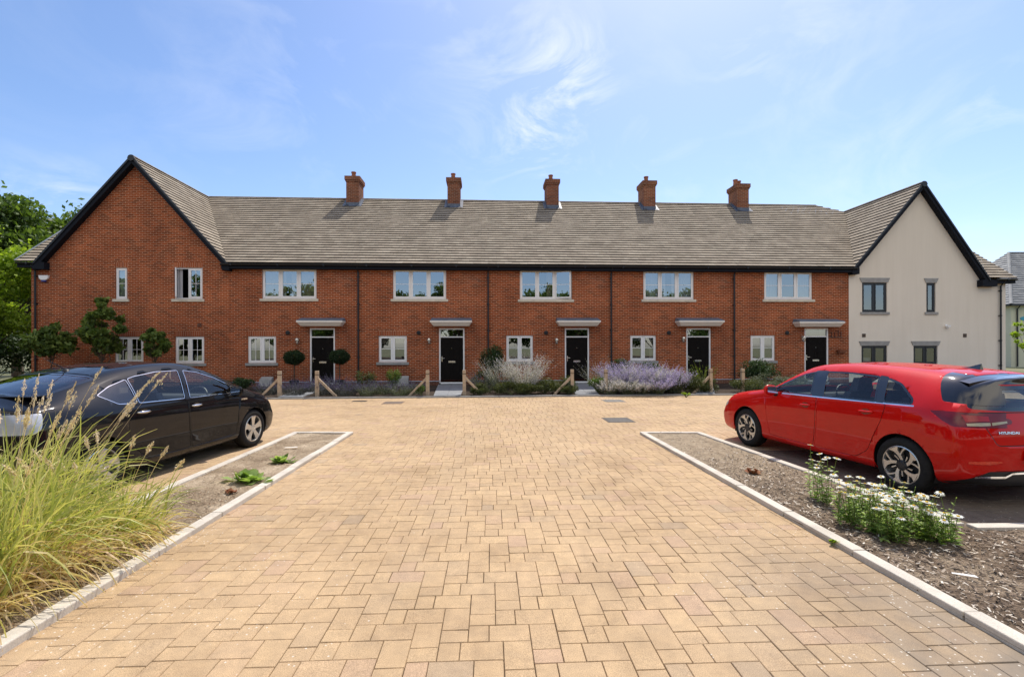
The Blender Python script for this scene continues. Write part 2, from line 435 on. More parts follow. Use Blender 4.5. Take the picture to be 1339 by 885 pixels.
from mathutils import noise as mnoise
def in_poly(x, y, poly):
    c = False; j_ = len(poly) - 1
    for i in range(len(poly)):
        xi, yi = poly[i]; xj, yj = poly[j_]
        if (yi > y) != (yj > y) and x < (xj - xi) * (y - yi) / (yj - yi) + xi: c = not c
        j_ = i
    return c
def bed(name, poly, mat, z=0.018, amp=0.02, cell=0.05):
    bm = bmesh.new()
    vs = [bm.verts.new((x, y, z)) for x, y in poly]; f = bm.faces.new(vs)
    xs = [p[0] for p in poly]; ys = [p[1] for p in poly]
    for ax, lo, hi in ((0, min(xs), max(xs)), (1, min(ys), max(ys))):
        t = lo + cell
        while t < hi:
            co = (t, 0, 0) if ax == 0 else (0, t, 0); no = (1, 0, 0) if ax == 0 else (0, 1, 0)
            bmesh.ops.bisect_plane(bm, geom=bm.verts[:] + bm.edges[:] + bm.faces[:], plane_co=co, plane_no=no)
            t += cell
    for v in bm.verts:
        if v.is_boundary: continue
        p = v.co * 3.1
        v.co.z += amp * (mnoise.noise(p) * 0.9 + 0.6 * mnoise.noise(v.co * 12) + 0.5)
    for f in bm.faces:
        if f.normal.z < 0: f.normal_flip()
        f.smooth = True
    me = bpy.data.meshes.new(name); bm.to_mesh(me); bm.free(); me.materials.append(mat)
    o = bpy.data.objects.new(name, me); col.objects.link(o); structure(o); return o

def soil_mat(name, a, b_, c_, far=False):
    m, nt, N, L, b = new_mat(name)
    v = objco(N)
    c = ramp(N, L, noise(N, L, 1.6, 6, 0.7, v), [(0.3, a), (0.5, b_), (0.72, c_)])
    c = mixc(N, L, 1.0, c, ramp(N, L, noise(N, L, 45, 5, 0.75, v), [(0.3, (0.62,) * 3), (0.5, (1.05,) * 3), (0.7, (1.5,) * 3)]), 'MULTIPLY')
    if far:
        s = N.new('ShaderNodeSeparateXYZ'); L.new(v, s.inputs[0])
        f = math_n(N, L, 'MULTIPLY', math_n(N, L, 'SUBTRACT', s.outputs[1], 4.6), 0.35, True)
        c = mixc(N, L, f, c, mixc(N, L, noise(N, L, 6, 6, .7, v), (0.14, 0.10, 0.065), (0.58, 0.47, 0.33)))
    L.new(c, b.inputs['Base Color']); set_in(b, Roughness=0.95); b.inputs['Specular IOR Level'].default_value = .1
    bump(N, L, b, noise(N, L, 40, 6, 0.75, v), 0.9, 0.03)
    return m
M['sandy'] = soil_mat('sandy_soil', (0.19, 0.14, 0.09), (0.34, 0.26, 0.175), (0.56, 0.45, 0.32))
M['mulch_soil'] = soil_mat('mulch_soil', (0.085, 0.06, 0.04), (0.20, 0.145, 0.10), (0.42, 0.33, 0.23), True)
M['dark_soil'] = soil_mat('dark_soil', (0.035, 0.026, 0.02), (0.06, 0.045, 0.034), (0.10, 0.075, 0.055))
def inset_pts(pts, d):  # toward centroid
    return pts
left_poly = [LA2, LB, LC, LE2, (LE2[0] - 0.02, LA2[1])]
bed('soil', left_poly, M['sandy'])
right_poly = [RA2, RB, RC, RD, RE2, (RE2[0], RA2[1] - 0.0)]
bed('soil', right_poly[::1], M['mulch_soil'], cell=0.06)

def chips(name, poly, n, lmin, lmax, wr, stops, label, cat, dens=None, z0=0.03, seed=3, curl=0.35):
    r = np.random.default_rng(seed)
    xs = [p[0] for p in poly]; ys = [p[1] for p in poly]; V = []
    cnt = 0; tries = 0
    while cnt < n and tries < n * 30:
        tries += 1
        x = r.uniform(min(xs), max(xs)); y = r.uniform(min(ys), max(ys))
        if not in_poly(x, y, poly): continue
        if dens and r.random() > dens(x, y): continue
        l = r.uniform(lmin, lmax) / 2; w = l * r.uniform(*wr); a = r.uniform(0, math.pi)
        p = Vector((x, y, 0)); hgt = 0.02 * (mnoise.noise(p * 3.1 + Vector((0, 0, z0))) * 0.9 + 0.5) + 0.018
        u = np.array([math.cos(a), math.sin(a), r.uniform(-curl, curl)]); vv = np.array([-math.sin(a), math.cos(a), r.uniform(-curl, curl)])
        c = np.array([x, y, hgt + r.uniform(0.004, 0.02)])
        V.append([c - u * l - vv * w * .6, c + u * l * .8 - vv * w, c + u * l + vv * w * .5, c - u * l * .9 + vv * w]); cnt += 1
    t = r.random(len(V))
    o = quads(name, V, tint_mat(name + '_mat', stops, 0.9), tint=t)
    return tag(o, label, cat, kind='stuff')
def rmargin(poly): return poly
chips('bark_mulch', [(RA2[0] + .12, RA2[1]), (RB[0] + .14, RB[1] - .13), (RC[0] - .1, RC[1] - .13), (RD[0] - .12, RD[1] - .12), (RE2[0], RE2[1] - .14), (RE2[0], RA2[1])], 24000, 0.012, 0.045, (0.16, 0.42),
      [(0.0, (0.035, 0.025, 0.018)), (0.4, (0.10, 0.07, 0.048)), (0.7, (0.26, 0.195, 0.14)), (0.9, (0.56, 0.48, 0.38)), (1, (0.72, 0.66, 0.56))],
      'brown and grey bark chips covering the soil around the daisies', 'bark mulch', dens=lambda x, y: (1.0 if y < 5 else max(0.12, 1 - (y - 5) * .3)) * (1 if x < 5.5 else .25))
chips('leaf_litter', [(LA2[0] - .12, LA2[1]), (LB[0] - .14, LB[1] - .13), (LC[0] + .12, LC[1] - .13), (LE2[0] + .12, LE2[1] + .1), (LE2[0], LA2[1])], 9000, 0.006, 0.026, (0.2, 0.6),
      [(0.0, (0.07, 0.045, 0.03)), (0.5, (0.22, 0.13, 0.07)), (0.85, (0.42, 0.33, 0.22)), (1, (0.6, 0.54, 0.44))],
      'dry brown leaf litter scattered on sandy soil of the left bed', 'leaf litter', seed=5, dens=lambda x, y: 1.0 if y < 5.5 else .5)

# front gardens
def GF(x, d):  # x along the kerb, d toward the houses
    return (x * math.cos(GA) - d * math.sin(GA), 16.07 + x * math.sin(GA) + d * math.cos(GA))
k = MB(); a0 = GF(-26, 0); a1 = GF(26, 0); kerb_line(k, a0, a1, w=0.11, h=0.05, side=1)
structure(k.build('kerb', M['kerb_grey'], bevel=0.008))
def gpoly():
    return [GF(-26, 0.12), GF(26, 0.12), PF(26, 0.0)[:2], PF(-26, 0.0)[:2]]
bed('garden_soil', gpoly(), M['dark_soil'], z=0.03, amp=0.03, cell=0.25)

door_px = [(405, 438), (574, 607.5), (738.5, 770.5), (897.5, 929.5), (1052, 1083.5)]
path_px = [(368, 402), (565.5, 602), (756, 786), (925, 948), (1078, 1105)]
for (d0, d1), (q0, q1) in zip(door_px, path_px):
    A0 = PF(Fx(d0 - 1), -0.02); A1 = PF(Fx(d1 + 1), -0.02)
    B0 = gp(q0, 520.5); B1 = gp(q1, 519.5)
    yb = lambda p: (p[0], 16.07 + 0.062 * p[0] + 0.128)
    B0 = yb(B0); B1 = yb(B1)
    m = MB(); nrow = 7
    for i in range(nrow):
        t0, t1 = i / nrow + .002, (i + 1) / nrow - .002
        for (s0, s1) in ((0.0, 0.497), (0.503, 1.0)):
            def pt(s, t):
                ax = A0[0] + (A1[0] - A0[0]) * s; ay = A0[1] + (A1[1] - A0[1]) * s
                bx = B0[0] + (B1[0] - B0[0]) * s; by = B0[1] + (B1[1] - B0[1]) * s
                return (bx + (ax - bx) * t, by + (ay - by) * t)
            qd = [pt(s0, t0), pt(s1, t0), pt(s1, t1), pt(s0, t1)]
            dz = rnd.uniform(-.002, .002)
            m.hexa([(x, y, 0.0) for x, y in qd], [(x, y, 0.072 + dz) for x, y in qd])
    structure(m.build('path', M['slab'], bevel=0.004))

# ironwork set in the paving
def cover(name, px, py, w, d, label, c, grate=False):
    x, y = gp(px, py)
    t = thing(name, label, 'drain cover', (x, y, 0), ANG)
    m = MB(); m.box(-w/2, w/2, -d/2, d/2, -0.005, 0.004); 
    m.build('frame', simple(name + '_frame', c, 0.7, var=.2), t)
    m = MB()
    if grate:
        kk = int(w / 0.05)
        for i in range(kk): xx = -w/2 + .03 + i * (w - .06) / (kk - 1); m.box(xx - .012, xx + .012, -d/2 + .03, d/2 - .03, 0.0, 0.012)
    else:
        ni = int(w / .06) * 2 + 1; nj = int(d / .06) * 2 + 1; idx = {}
        for i in range(ni + 1):
            for j_ in range(nj + 1): idx[i, j_] = len(m.v); m.v.append((-w/2 + .04 + i * (w - .08) / ni, -d/2 + .04 + j_ * (d - .08) / nj, .0055 if i in (0, ni) or j_ in (0, nj) else (.011 if (i // 2 + j_ // 2) % 2 else .0055)))
        for i in range(ni):
            for j_ in range(nj): m.f.append((idx[i, j_], idx[i + 1, j_], idx[i + 1, j_ + 1], idx[i, j_ + 1])); m.t.append(.5)
    m.build('grate' if grate else 'cover', simple(name + '_c', tuple(v * .6 for v in c), 0.6, 0.3, var=.3), t)
cover('drain_cover', 808, 549, 0.62, 0.7, 'square iron drain cover alone in the middle of the paving', (0.10, 0.09, 0.08))
cover('manhole_cover', 802, 524, 0.62, 0.62, 'grey manhole cover beside the kerb in front of the lavender bed', (0.17, 0.165, 0.155))
cover('manhole_cover', 514, 526.5, 0.6, 0.6, 'brown manhole cover beside the kerb between the first and second paths', (0.20, 0.14, 0.10))
cover('gully_grate', 470, 524.5, 0.45, 0.25, 'narrow dark gully grate against the garden kerb', (0.06, 0.055, 0.05), True)
M['brick_chimney'] = brick_mat('chimney_brick', True, (0.24, 0.085, 0.045), (0.12, 0.045, 0.03), (0.36, 0.26, 0.19))
# ------------------------------------------------------------------ houses (all in the terrace frame: F along, D depth, z up)
def sz(z): return H + (z - 1.6) * 1.05
EAVE_D = -0.30; RIDGE_D = 5.25
_, EAVE_Z = FZ(700, 346.2, EAVE_D)
_, RIDGE_Z = FZ(690, 263.5, RIDGE_D)
TANP = (RIDGE_Z - EAVE_Z) / (RIDGE_D - EAVE_D)
def mainz(D): return EAVE_Z + TANP * (D - EAVE_D)
FL = FZ(174, 0, -0.2)[0]; WZ = FZ(174, 205, -0.2)[1]       # left wing apex
FR = FZ(1207, 0, -0.2)[0]; WRZ = FZ(1207, 239, -0.2)[1]    # right wing apex
KL = (WZ - EAVE_Z) / (FL - FZ(298, 344, -0.2)[0]) * -1
KR = (WRZ - EAVE_Z) / (FR - FZ(1116, 350, -0.2)[0])

def tiles(mb, fn, Smax, left, right, gauge=0.24, tw=0.335, th=0.044):
    """fn(a, s, lift) -> point on the slope; left/right(s) are limits along the eave; stepped courses of separate tiles"""
    n = int(math.ceil(Smax / gauge)); g = Smax / n
    for k in range(n):
        s0, s1 = k * g, (k + 1) * g + 0.012
        l0, l1, r0, r1 = left(s0), left(min(s1, Smax)), right(s0), right(min(s1, Smax))
        lo, hi = min(l0, l1), max(r0, r1)
        if hi - lo < 0.02: continue
        off = (k % 2) * tw / 2
        a = math.floor((lo - off) / tw) * tw + off
        while a < hi:
            b = a + tw - 0.004
            p0, p1 = max(a, l0), min(b, r0); q0, q1 = max(a, l1), min(b, r1)
            if p1 - p0 > 0.004 or q1 - q0 > 0.004:
                p1 = max(p1, p0); q1 = max(q1, q0)
                t = .12 + .88 * rnd.random(); h0 = th + rnd.uniform(-0.0025, 0.003); ds = rnd.uniform(-0.0035, 0.0035)
                A, B = fn(p0, s0 + ds, h0), fn(p1, s0 + ds, h0); C_, D_ = fn(q1, s1, 0.004), fn(q0, s1, 0.004)
                if p1 - p0 > 0.004: mb.quad(A, B, C_, D_, t) if q1 - q0 > 0.004 else mb.poly([A, B, C_], t)
                else: mb.poly([A, C_, D_], t)
                if p1 - p0 > 0.004:
                    mb.quad(fn(p0, s0 + ds, -0.004), fn(p1, s0 + ds, -0.004), B, A, 0.0)  # front edge takes the darkest tint, painting in the shadow line below each course
            a += tw

cosP = 1 / math.sqrt(1 + TANP ** 2); sinP = TANP * cosP
def main_fn(F0, eave_d=EAVE_D, eave_z=EAVE_Z):
    return lambda a, s, h: (a - F0, eave_d + s * cosP - h * sinP, eave_z + s * sinP + h * cosP)
MAIN_S = (RIDGE_D - EAVE_D) / cosP

def wall_mesh(mb, F0, F1, z0, z1, holes, rv=0.11, D=0.0):
    xs = sorted({F0, F1, *[h[0] for h in holes], *[h[1] for h in holes]})
    zs = sorted({z0, z1, *[h[2] for h in holes], *[h[3] for h in holes]})
    for i in range(len(xs) - 1):
        for j in range(len(zs) - 1):
            cx, cz = (xs[i] + xs[i + 1]) / 2, (zs[j] + zs[j + 1]) / 2
            if any(h[0] < cx < h[1] and h[2] < cz < h[3] for h in holes): continue
            mb.quad((xs[i], D, zs[j]), (xs[i + 1], D, zs[j]), (xs[i + 1], D, zs[j + 1]), (xs[i], D, zs[j + 1]))
    for a, b, c, d in holes:
        mb.quad((a, D, c), (a, D, d), (a, D + rv, d), (a, D + rv, c)); mb.quad((b, D, c), (b, D, d), (b, D + rv, d), (b, D + rv, c))
        mb.quad((a, D, d), (b, D, d), (b, D + rv, d), (a, D + rv, d)); mb.quad((a, D, c), (b, D, c), (b, D + rv, c), (a, D + rv, c))

def frame_rect(mb, a, b, c, d, w, y0, y1):
    mb.box(a, b, y0, y1, c, c + w); mb.box(a, b, y0, y1, d - w, d)
    mb.box(a, a + w, y0 + .001, y1 + .001, c + w, d - w); mb.box(b - w, b, y0 + .001, y1 + .001, c + w, d - w)

def curtain_mesh(mb, a, b, c, d, y, amp=0.03, wl=0.12):
    n = max(4, int((b - a) / 0.025)); prev = None
    for i in range(n + 1):
        x = a + (b - a) * i / n; yy = y + amp * math.sin(2 * math.pi * (x - a) / wl + 0.8 * math.sin(x * 9))
        cur = ((x, yy, c), (x, yy, d))
        if prev: mb.quad(prev[0], cur[0], cur[1], prev[1])
        prev = cur

def window(parent, F0, rect, lights, bars, frame_m, glass_m, sill_m, lintel='soldier', curtain=None, sill=True, open_light=None, flare=False, D=0.0):
    a, b, c, d = rect[0] - F0, rect[1] - F0, rect[2], rect[3]
    y0 = D + 0.045; y1 = D + 0.105
    m = MB(); frame_rect(m, a, b, c, d, 0.056, y0, y1)
    wl = (b - a) / lights; pane = MB(); sash = None
    for i in range(lights):
        l, r_ = a + wl * i, a + wl * (i + 1)
        if i: m.box(l - 0.028, l + 0.028, y0 + .002, y1 + .002, c + .05, d - .05)
        l2 = l + (0.05 if i == 0 else 0.028) + .003; r2 = r_ - (0.05 if i == lights - 1 else 0.028) - .003
        c2, d2 = c + .053, d - .053
        def leaf(mb, pn, l2, r2, f=lambda p: p):
            t = MB(); frame_rect(t, l2, r2, c2, d2, 0.058, y0 - 0.012, y0 + 0.035)
            if bars in ('h', 'x'): zc = (c2 + d2) / 2; t.box(l2 + .048, r2 - .048, y0 + .005, y0 + .022, zc - .010, zc + .010)
            if bars == 'x': xc = (l2 + r2) / 2; t.box(xc - .010, xc + .010, y0 + .004, y0 + .021, c2 + .048, d2 - .048)
            mb.add([f(p) for p in t.v], t.f)
            yy = y0 + 0.012
            pn.quad(*[f(p) for p in ((l2 + .04, yy, c2 + .04), (r2 - .04, yy, c2 + .04), (r2 - .04, yy, d2 - .04), (l2 + .04, yy, d2 - .04))])
        if open_light and i == open_light[0]:
            ang = R(open_light[1]); hx = l2 if open_light[2] == 'l' else r2; sg = -1 if open_light[2] == 'l' else 1
            def f(p, hx=hx, ang=ang * sg):
                x, y, z = p[0] - hx, p[1] - y0 + .012, p[2]
                return (hx + x * math.cos(ang) - y * math.sin(ang), y0 - .012 + x * math.sin(ang) + y * math.cos(ang), z)
            leaf(m, pane, l2, r2, f)
        else: leaf(m, pane, l2, r2)
    w = m.build('window', frame_m, parent, bevel=0.004)
    pane.build('pane', glass_m, w)
    if sill:
        s = MB(); s.box(a - .09, b + .09, D - .055, D + .046, c - .115, c - .004)
        s.build('sill', sill_m, w, bevel=0.006)
    if lintel == 'soldier':
        s = MB(); s.box(a - .02, b + .02, D - .004, D + .02, d + .002, d + .222)
        s.build('lintel', M['soldier'], w)
    if lintel == 'stone':
        s = MB(); e = .10; s.prism([(a - .03, D - .03, d + .002), (b + .03, D - .03, d + .002), (b + .03 + e, D - .03, d + .212), (a - .03 - e, D - .03, d + .212)], (0, .05, 0))
        s.build('lintel', M['stone_grey'], w)
    q = MB(); e = .25; Dr = D + 1.0  # dark room behind the glass
    A = [(a - .0, y1 + .004, c), (b, y1 + .004, c), (b, y1 + .004, d), (a, y1 + .004, d)]
    B = [(a - e, Dr, c - e), (b + e, Dr, c - e), (b + e, Dr, d + .1), (a - e, Dr, d + .1)]
    for i in range(4): q.quad(A[i], A[(i + 1) % 4], B[(i + 1) % 4], B[i])
    q.quad(*B); q.build('room_lining', M['room'], w)
    if curtain:
        for (f0, f1, z0_, z1_, mt) in curtain:
            q = MB(); curtain_mesh(q, a + (b - a) * f0, a + (b - a) * f1, c + (d - c) * z0_, c + (d - c) * z1_, y1 + .06); q.build('curtain', M[mt], w)
    return w

def px_rect(x0, x1, y0, y1, D=0.0):
    a, zt = FZ(x0, y0, D); b, zt2 = FZ(x1, y0, D); _, zb = FZ((x0 + x1) / 2, y1, D); _, zt = FZ((x0 + x1) / 2, y0, D)
    return (a, b, zb, zt)

def door(parent, F0, rect, letter=True):
    a, b, c, d = rect[0] - F0, rect[1] - F0, rect[2], rect[3]
    fr = MB(); w = .065; y0, y1 = .02, .10
    tz = d - .36
    fr.box(a, a + w, y0, y1, c, d - w); fr.box(b - w, b, y0, y1, c, d - w); fr.box(a, b, y0 + .001, y1 + .001, d - w, d)
    fr.box(a + w, b - w, y0 + .002, y1, tz - .05, tz); fr.box(a + w, b - w, y0 - .03, y1, c - .04, c + .03)
    f = fr.build('door_frame', M['upvc'], parent, bevel=0.005)
    p = MB(); p.quad((a + w, .07, tz), (b - w, .07, tz), (b - w, .07, d - w), (a + w, .07, d - w)); p.build('pane', M['glass'], f)
    q = MB(); q.box(a + w, b - w, .5, .52, tz - .1, d + .2); q.build('room_lining', M['room'], f)
    l, r_, z0, z1 = a + w + .004, b - w - .004, c + .034, tz - .054
    s = MB(); s.box(l, r_, .06, .10, z0, z1)
    W = r_ - l; Hh = z1 - z0; mx = .11; mid = (l + r_) / 2
    rows = [(0.07, 0.40), (0.47, 0.80), (0.84, 0.955)]
    for (f0, f1) in rows:
        for (x0, x1) in ((l + mx, mid - .05), (mid + .05, r_ - mx)):
            zz0, zz1 = z0 + Hh * f0, z0 + Hh * f1
            s.box(x0, x1, .052, .06, zz0, zz0 + .022); s.box(x0, x1, .052, .06, zz1 - .022, zz1)
            s.box(x0, x0 + .022, .052, .06, zz0 + .022, zz1 - .022); s.box(x1 - .022, x1, .052, .06, zz0 + .022, zz1 - .022)
            s.box(x0 + .05, x1 - .05, .051, .06, zz0 + .05, zz1 - .05)
    dd = s.build('door', M['door'], parent, bevel=0.004)
    h = MB(); h.box(l + .035, l + .075, .045, .06, z0 + Hh * .46, z0 + Hh * .58)
    h.tube([(l + .055, .05, z0 + Hh * .535), (l + .055, .0, z0 + Hh * .535), (l + .17, -.005, z0 + Hh * .535)], .013, 8)
    h.build('handle', M['steel'], dd)
    h = MB(); h.box(mid - .15, mid + .15, .046, .06, z0 + Hh * .435, z0 + Hh * .475); h.build('letterbox', M['steel'], dd, bevel=.004)
    h = MB(); h.lathe([(0.0, -.006), (.012, -.006), (.012, 0), (0, 0)], 10, 'z'); hh = h.build('spyhole', M['steel'], dd); hh.location = (mid, .052, z0 + Hh * .76); hh.rotation_euler = (R(90), 0, 0)
    return dd

def canopy(parent, F0, px0, px1, pyt, pyb):
    D = -0.5
    a, zt = FZ(px0, pyt, D); b, _ = FZ(px1, pyt, D); zb = FZ(px0, pyb, D)[1]
    a -= F0; b -= F0; hh = zt - zb
    m = MB(); zc = zb + hh * .72
    m.hexa([(a + .13, -.36, zb), (b - .13, -.36, zb), (b - .13, 0, zb), (a + .13, 0, zb)],
           [(a + .02, -.48, zc - .07), (b - .02, -.48, zc - .07), (b - .02, 0, zc - .07), (a + .02, 0, zc - .07)])
    m.hexa([(a, -.5, zc - .069), (b, -.5, zc - .069), (b, 0, zc - .069), (a, 0, zc - .069)], [(a, -.5, zc), (b, -.5, zc), (b, 0, zc), (a, 0, zc)])
    c = m.build('canopy', M['white_paint'], parent, bevel=.006)
    m = MB(); m.hexa([(a - .005, -.505, zc + .001), (b + .005, -.505, zc + .001), (b + .005, 0, zc + .001), (a - .005, 0, zc + .001)],
                     [(a + .03, -.46, zc + .04), (b - .03, -.46, zc + .04), (b - .03, 0, zt + .06), (a + .03, 0, zt + .06)])
    m.build('lead_top', M['lead'], c, bevel=.006)

def wall_lamp(parent, F, z):
    m = MB(); m.box(F - .035, F + .035, -.02, 0, z - .02, z + .12); m.tube([(F, -.01, z + .09), (F, -.13, z + .12)], .012, 8)
    m.lathe([(0, z + .13), (.05, z + .12), (.085, z + .05), (.085, z + .03), (.0, z + .03)], 16, c=(F, -.13, 0))
    l = m.build('wall_lamp', M['steel'], parent)
    g = MB(); g.lathe([(.06, z + .03), (.058, z - .10), (.035, z - .15), (0, z - .16)], 16, c=(F, -.13, 0)); g.build('lamp_glass', M['lamp_glass'], l, smooth=True)
    g = MB(); g.lathe([(0, z + .02), (.02, z + .0), (.02, z - .06), (0, z - .08)], 10, c=(F, -.13, 0)); g.build('bulb', M['upvc'], l, smooth=True)

def round_vent(parent, F, z):
    m = MB()
    for r0, r1, y in ((.0, .085, -.03), ):
        vs = []; n = 24
        m.lathe([(0, 0), (.09, 0), (.09, .035), (.07, .05), (0, .05)], n)
    for i in range(5): m.box(-.06, .06, -.05 + i * .025 - .004, -.05 + i * .025 + .004, .05, .058)
    o = m.build('flue_vent', M['black'], parent); o.location = (F, 0, z); o.rotation_euler = (R(90), 0, 0)

def downpipe(parent, F, ztop, zbot, mat, lead_in=0.18):
    m = MB(); y = -.075
    m.tube([(F, -.24, ztop), (F, -.24, ztop - .07), (F, y, ztop - .07 - lead_in), (F, y, zbot)], .036, 10)
    z = ztop - .5
    while z > zbot + .2: m.lathe([(.036, z), (.046, z), (.046, z + .07), (.036, z + .07)], 10, c=(F, y, 0)); m.box(F - .06, F + .06, y + .03, 0, z + .02, z + .05); z -= 1.15
    m.build('downpipe', mat, parent)

def chimney(parent, F0, F, D0, w, dpt, ztop, pots=1, potoff=-0.1):
    a, b = F - F0 - w / 2, F - F0 + w / 2
    c = MB(); c.box(a, b, D0, D0 + dpt, mainz(D0) - .3, ztop - .28)
    c.box(a - .035, b + .035, D0 - .035, D0 + dpt + .035, ztop - .2805, ztop - .205); c.box(a - .07, b + .07, D0 - .07, D0 + dpt + .07, ztop - .205, ztop - .0)
    c.hexa([(a - .03, D0 - .03, ztop + .001), (b + .03, D0 - .03, ztop + .001), (b + .03, D0 + dpt + .03, ztop + .001), (a - .03, D0 + dpt + .03, ztop + .001)],
           [(a + .1, D0 + .1, ztop + .06), (b - .1, D0 + .1, ztop + .06), (b - .1, D0 + dpt - .1, ztop + .06), (a + .1, D0 + dpt - .1, ztop + .06)])
    ch = c.build('chimney', M['brick_chimney'], parent)
    for i in range(pots):
        p = MB(); zz = ztop + .05; xx = (a + b) / 2 + potoff + (i - (pots - 1) / 2) * .3
        p.lathe([(.0, zz), (.13, zz), (.115, zz + .05), (.105, zz + .24), (.13, zz + .26), (.13, zz + .31), (.09, zz + .31), (.085, zz + .1)], 16, c=(xx, D0 + dpt / 2 - .05 + i * .2, 0))
        p.build('chimney_pot', M['pot'], ch, smooth=False)
    f = MB(); fn = main_fn(0)
    zf = mainz(D0)
    f.box(a - .012, b + .012, D0 - .012, D0 + .05, zf - .1, zf + .17)
    s_ = (D0 - EAVE_D) / cosP
    f.quad(*[main_fn(0)(x, s, .05) for x, s in ((a - .06, s_ - .17), (b + .06, s_ - .17), (b + .06, s_ + .02), (a - .06, s_ + .02))])
    for sx, x0, x1 in ((-1, a - .012, a + .0), (1, b, b + .012)):
        f.prism([(x0, D0 - .012, zf - .1), (x0, RIDGE_D, RIDGE_Z - .05), (x0, RIDGE_D, RIDGE_Z + .1), (x0, D0 - .012, zf + .17)], (x1 - x0, 0, 0))
        f.quad(*[main_fn(0)(x, s, .05) for x, s in (((x0 + x1) / 2 - .15, s_ - .17), ((x0 + x1) / 2 + .15, s_ - .17), ((x0 + x1) / 2 + .15, MAIN_S - .12), ((x0 + x1) / 2 - .15, MAIN_S - .12))])
    f.build('flashing', M['leadflash'], ch)

def ridge(mb, p, q, r=0.12, n=None):
    p, q = Vector(p), Vector(q); L_ = (q - p).length; k = max(1, int(L_ / .45)); d = (q - p) / k
    side = Vector((d.y, -d.x, 0)).normalized()
    for i in range(k):
        a, b = p + d * (i + .005), p + d * (i + .995); t = .2 + .5 * rnd.random(); dr = rnd.uniform(0, .006)
        prev = None
        for j in range(7):
            an = math.pi * j / 6; o = side * math.cos(an) * r + Vector((0, 0, math.sin(an) * (r * .55 + dr) - .03))
            cur = (tuple(a + o), tuple(b + o))
            if prev: mb.quad(prev[0], prev[1], cur[1], cur[0], t)
            prev = cur
BACK_D = 10.6
Z_SOFF = EAVE_Z - 0.02
def eaves_trim(parent, a, b, z=EAVE_Z, D=EAVE_D):
    m = MB(); m.box(a, b, D + .055, D + .30, z - .235, z - .03)        # fascia + soffit box
    m.build('fascia', M['barge'], parent)
    m = MB(); n = 8; prev = None
    for i in range(n + 1):
        an = math.pi * i / n; y = D - .005 - .058 * math.cos(an) ; zz = z - .035 - .075 * math.sin(an)
        cur = ((a, y, zz), (b, y, zz))
        if prev: m.quad(prev[0], prev[1], cur[1], cur[0])
        prev = cur
    x = a + .45
    while x < b: m.box(x - .03, x + .03, D - .075, D + .055, z - .118, z - .03); x += 1.9
    m.build('gutter', M['black'], parent)

party_px = [300, 468, 638, 799.5, 960]
PARTY = [Fx(p) for p in party_px] + [Fx(1110)]
GL, GR_ = Fx(41), PARTY[0]
WL_, WR_ = PARTY[5], Fx(1315)
def valleyL(s):  # right-hand wing slope of the left house meets the main slope
    z = EAVE_Z + s * sinP; return FL + (WZ - z) / KL
def valleyR(s):
    z = EAVE_Z + s * sinP
    if z < WRZ: return FR - (WRZ - z) / KR
    return FR - (z - WRZ) * 2.2
def shell(parent, F0, a, b, zr=RIDGE_Z, lo=None, hi=None):
    """rear slope, rear wall: closes the house behind the ridge"""
    m = MB()
    m.quad((a - F0, RIDGE_D, zr - .01), (b - F0, RIDGE_D, zr - .01), (b - F0, BACK_D + .3, EAVE_Z - .05), (a - F0, BACK_D + .3, EAVE_Z - .05))
    m.build('rear_roof', M['tile'], parent, tint=True)
    m = MB(); m.quad((a - F0, BACK_D, 0), (b - F0, BACK_D, 0), (b - F0, BACK_D, EAVE_Z), (a - F0, BACK_D, EAVE_Z))
    m.build('rear_wall', M['brick'], parent)

houses = [
    dict(label='brick terrace house with two clipped ball trees at its door, beside the brick gable', up=(343, 414, 351.5, 390.5), lo=(324, 361, 439.5, 474.5), can=(387, 447.5, 416.5, 426), lamp=(390, 446), vent=376.5, pipe=468.5, chim=461, cw=(449, 474), ct=229.5,
         cur=[(0.02, 0.42, 0, 1, 'curtain_warm'), (0.52, 0.97, 0, .85, 'curtain_warm')], boxes=350),
    dict(label='brick terrace house whose door stands between two braced posts, second from the left', up=(514, 583.5, 352, 391), lo=(495, 532, 439, 473.5), can=(562, 617, 416.5, 426), lamp=(561.5, 446), vent=547.5, pipe=638.5, chim=593.5, cw=(583.5, 604), ct=231.5, cur=None, boxes=527),
    dict(label='brick terrace house in the middle of the row with a slightly open upstairs window', up=(680, 748, 352.5, 391.5), lo=(662, 697, 438.5, 472.5), can=(729, 786, 416.5, 426), lamp=(727.5, 446), vent=714, pipe=799.5, chim=723.5, cw=(713, 733.5), ct=233.5,
         cur=[(0.52, 0.63, 0, 1, 'curtain_warm')], boxes=None),
    dict(label='brick terrace house behind the big lavender bed, with pale curtains upstairs', up=(841.5, 907.5, 353.5, 391.5), lo=(824, 858, 438.5, 471.5), can=(888.5, 948, 416.5, 426), lamp=(892.5, 444), vent=874.5, pipe=960.5, chim=849, cw=(838, 862), ct=235.5,
         cur=[(0.02, 0.3, 0, 1, 'curtain'), (0.38, 0.46, 0, 1, 'curtain'), (0.58, 0.66, 0, 1, 'curtain'), (0.72, 0.97, 0, 1, 'curtain')], boxes=None),
    dict(label='brick terrace house at the right end of the row, touching the cream gable', up=(999.5, 1062.5, 355, 391.5), lo=(981.5, 1013.5, 438.5, 471.5), can=(1046, 1105.5, 418, 427), lamp=(1049, 443), vent=1029, pipe=None, chim=971.5, cw=(957.5, 986.5), ct=239.5,
         cur=[(0.02, 0.3, 0, 1, 'curtain'), (0.7, 0.97, 0, 1, 'curtain')], boxes=None, two=True),
]
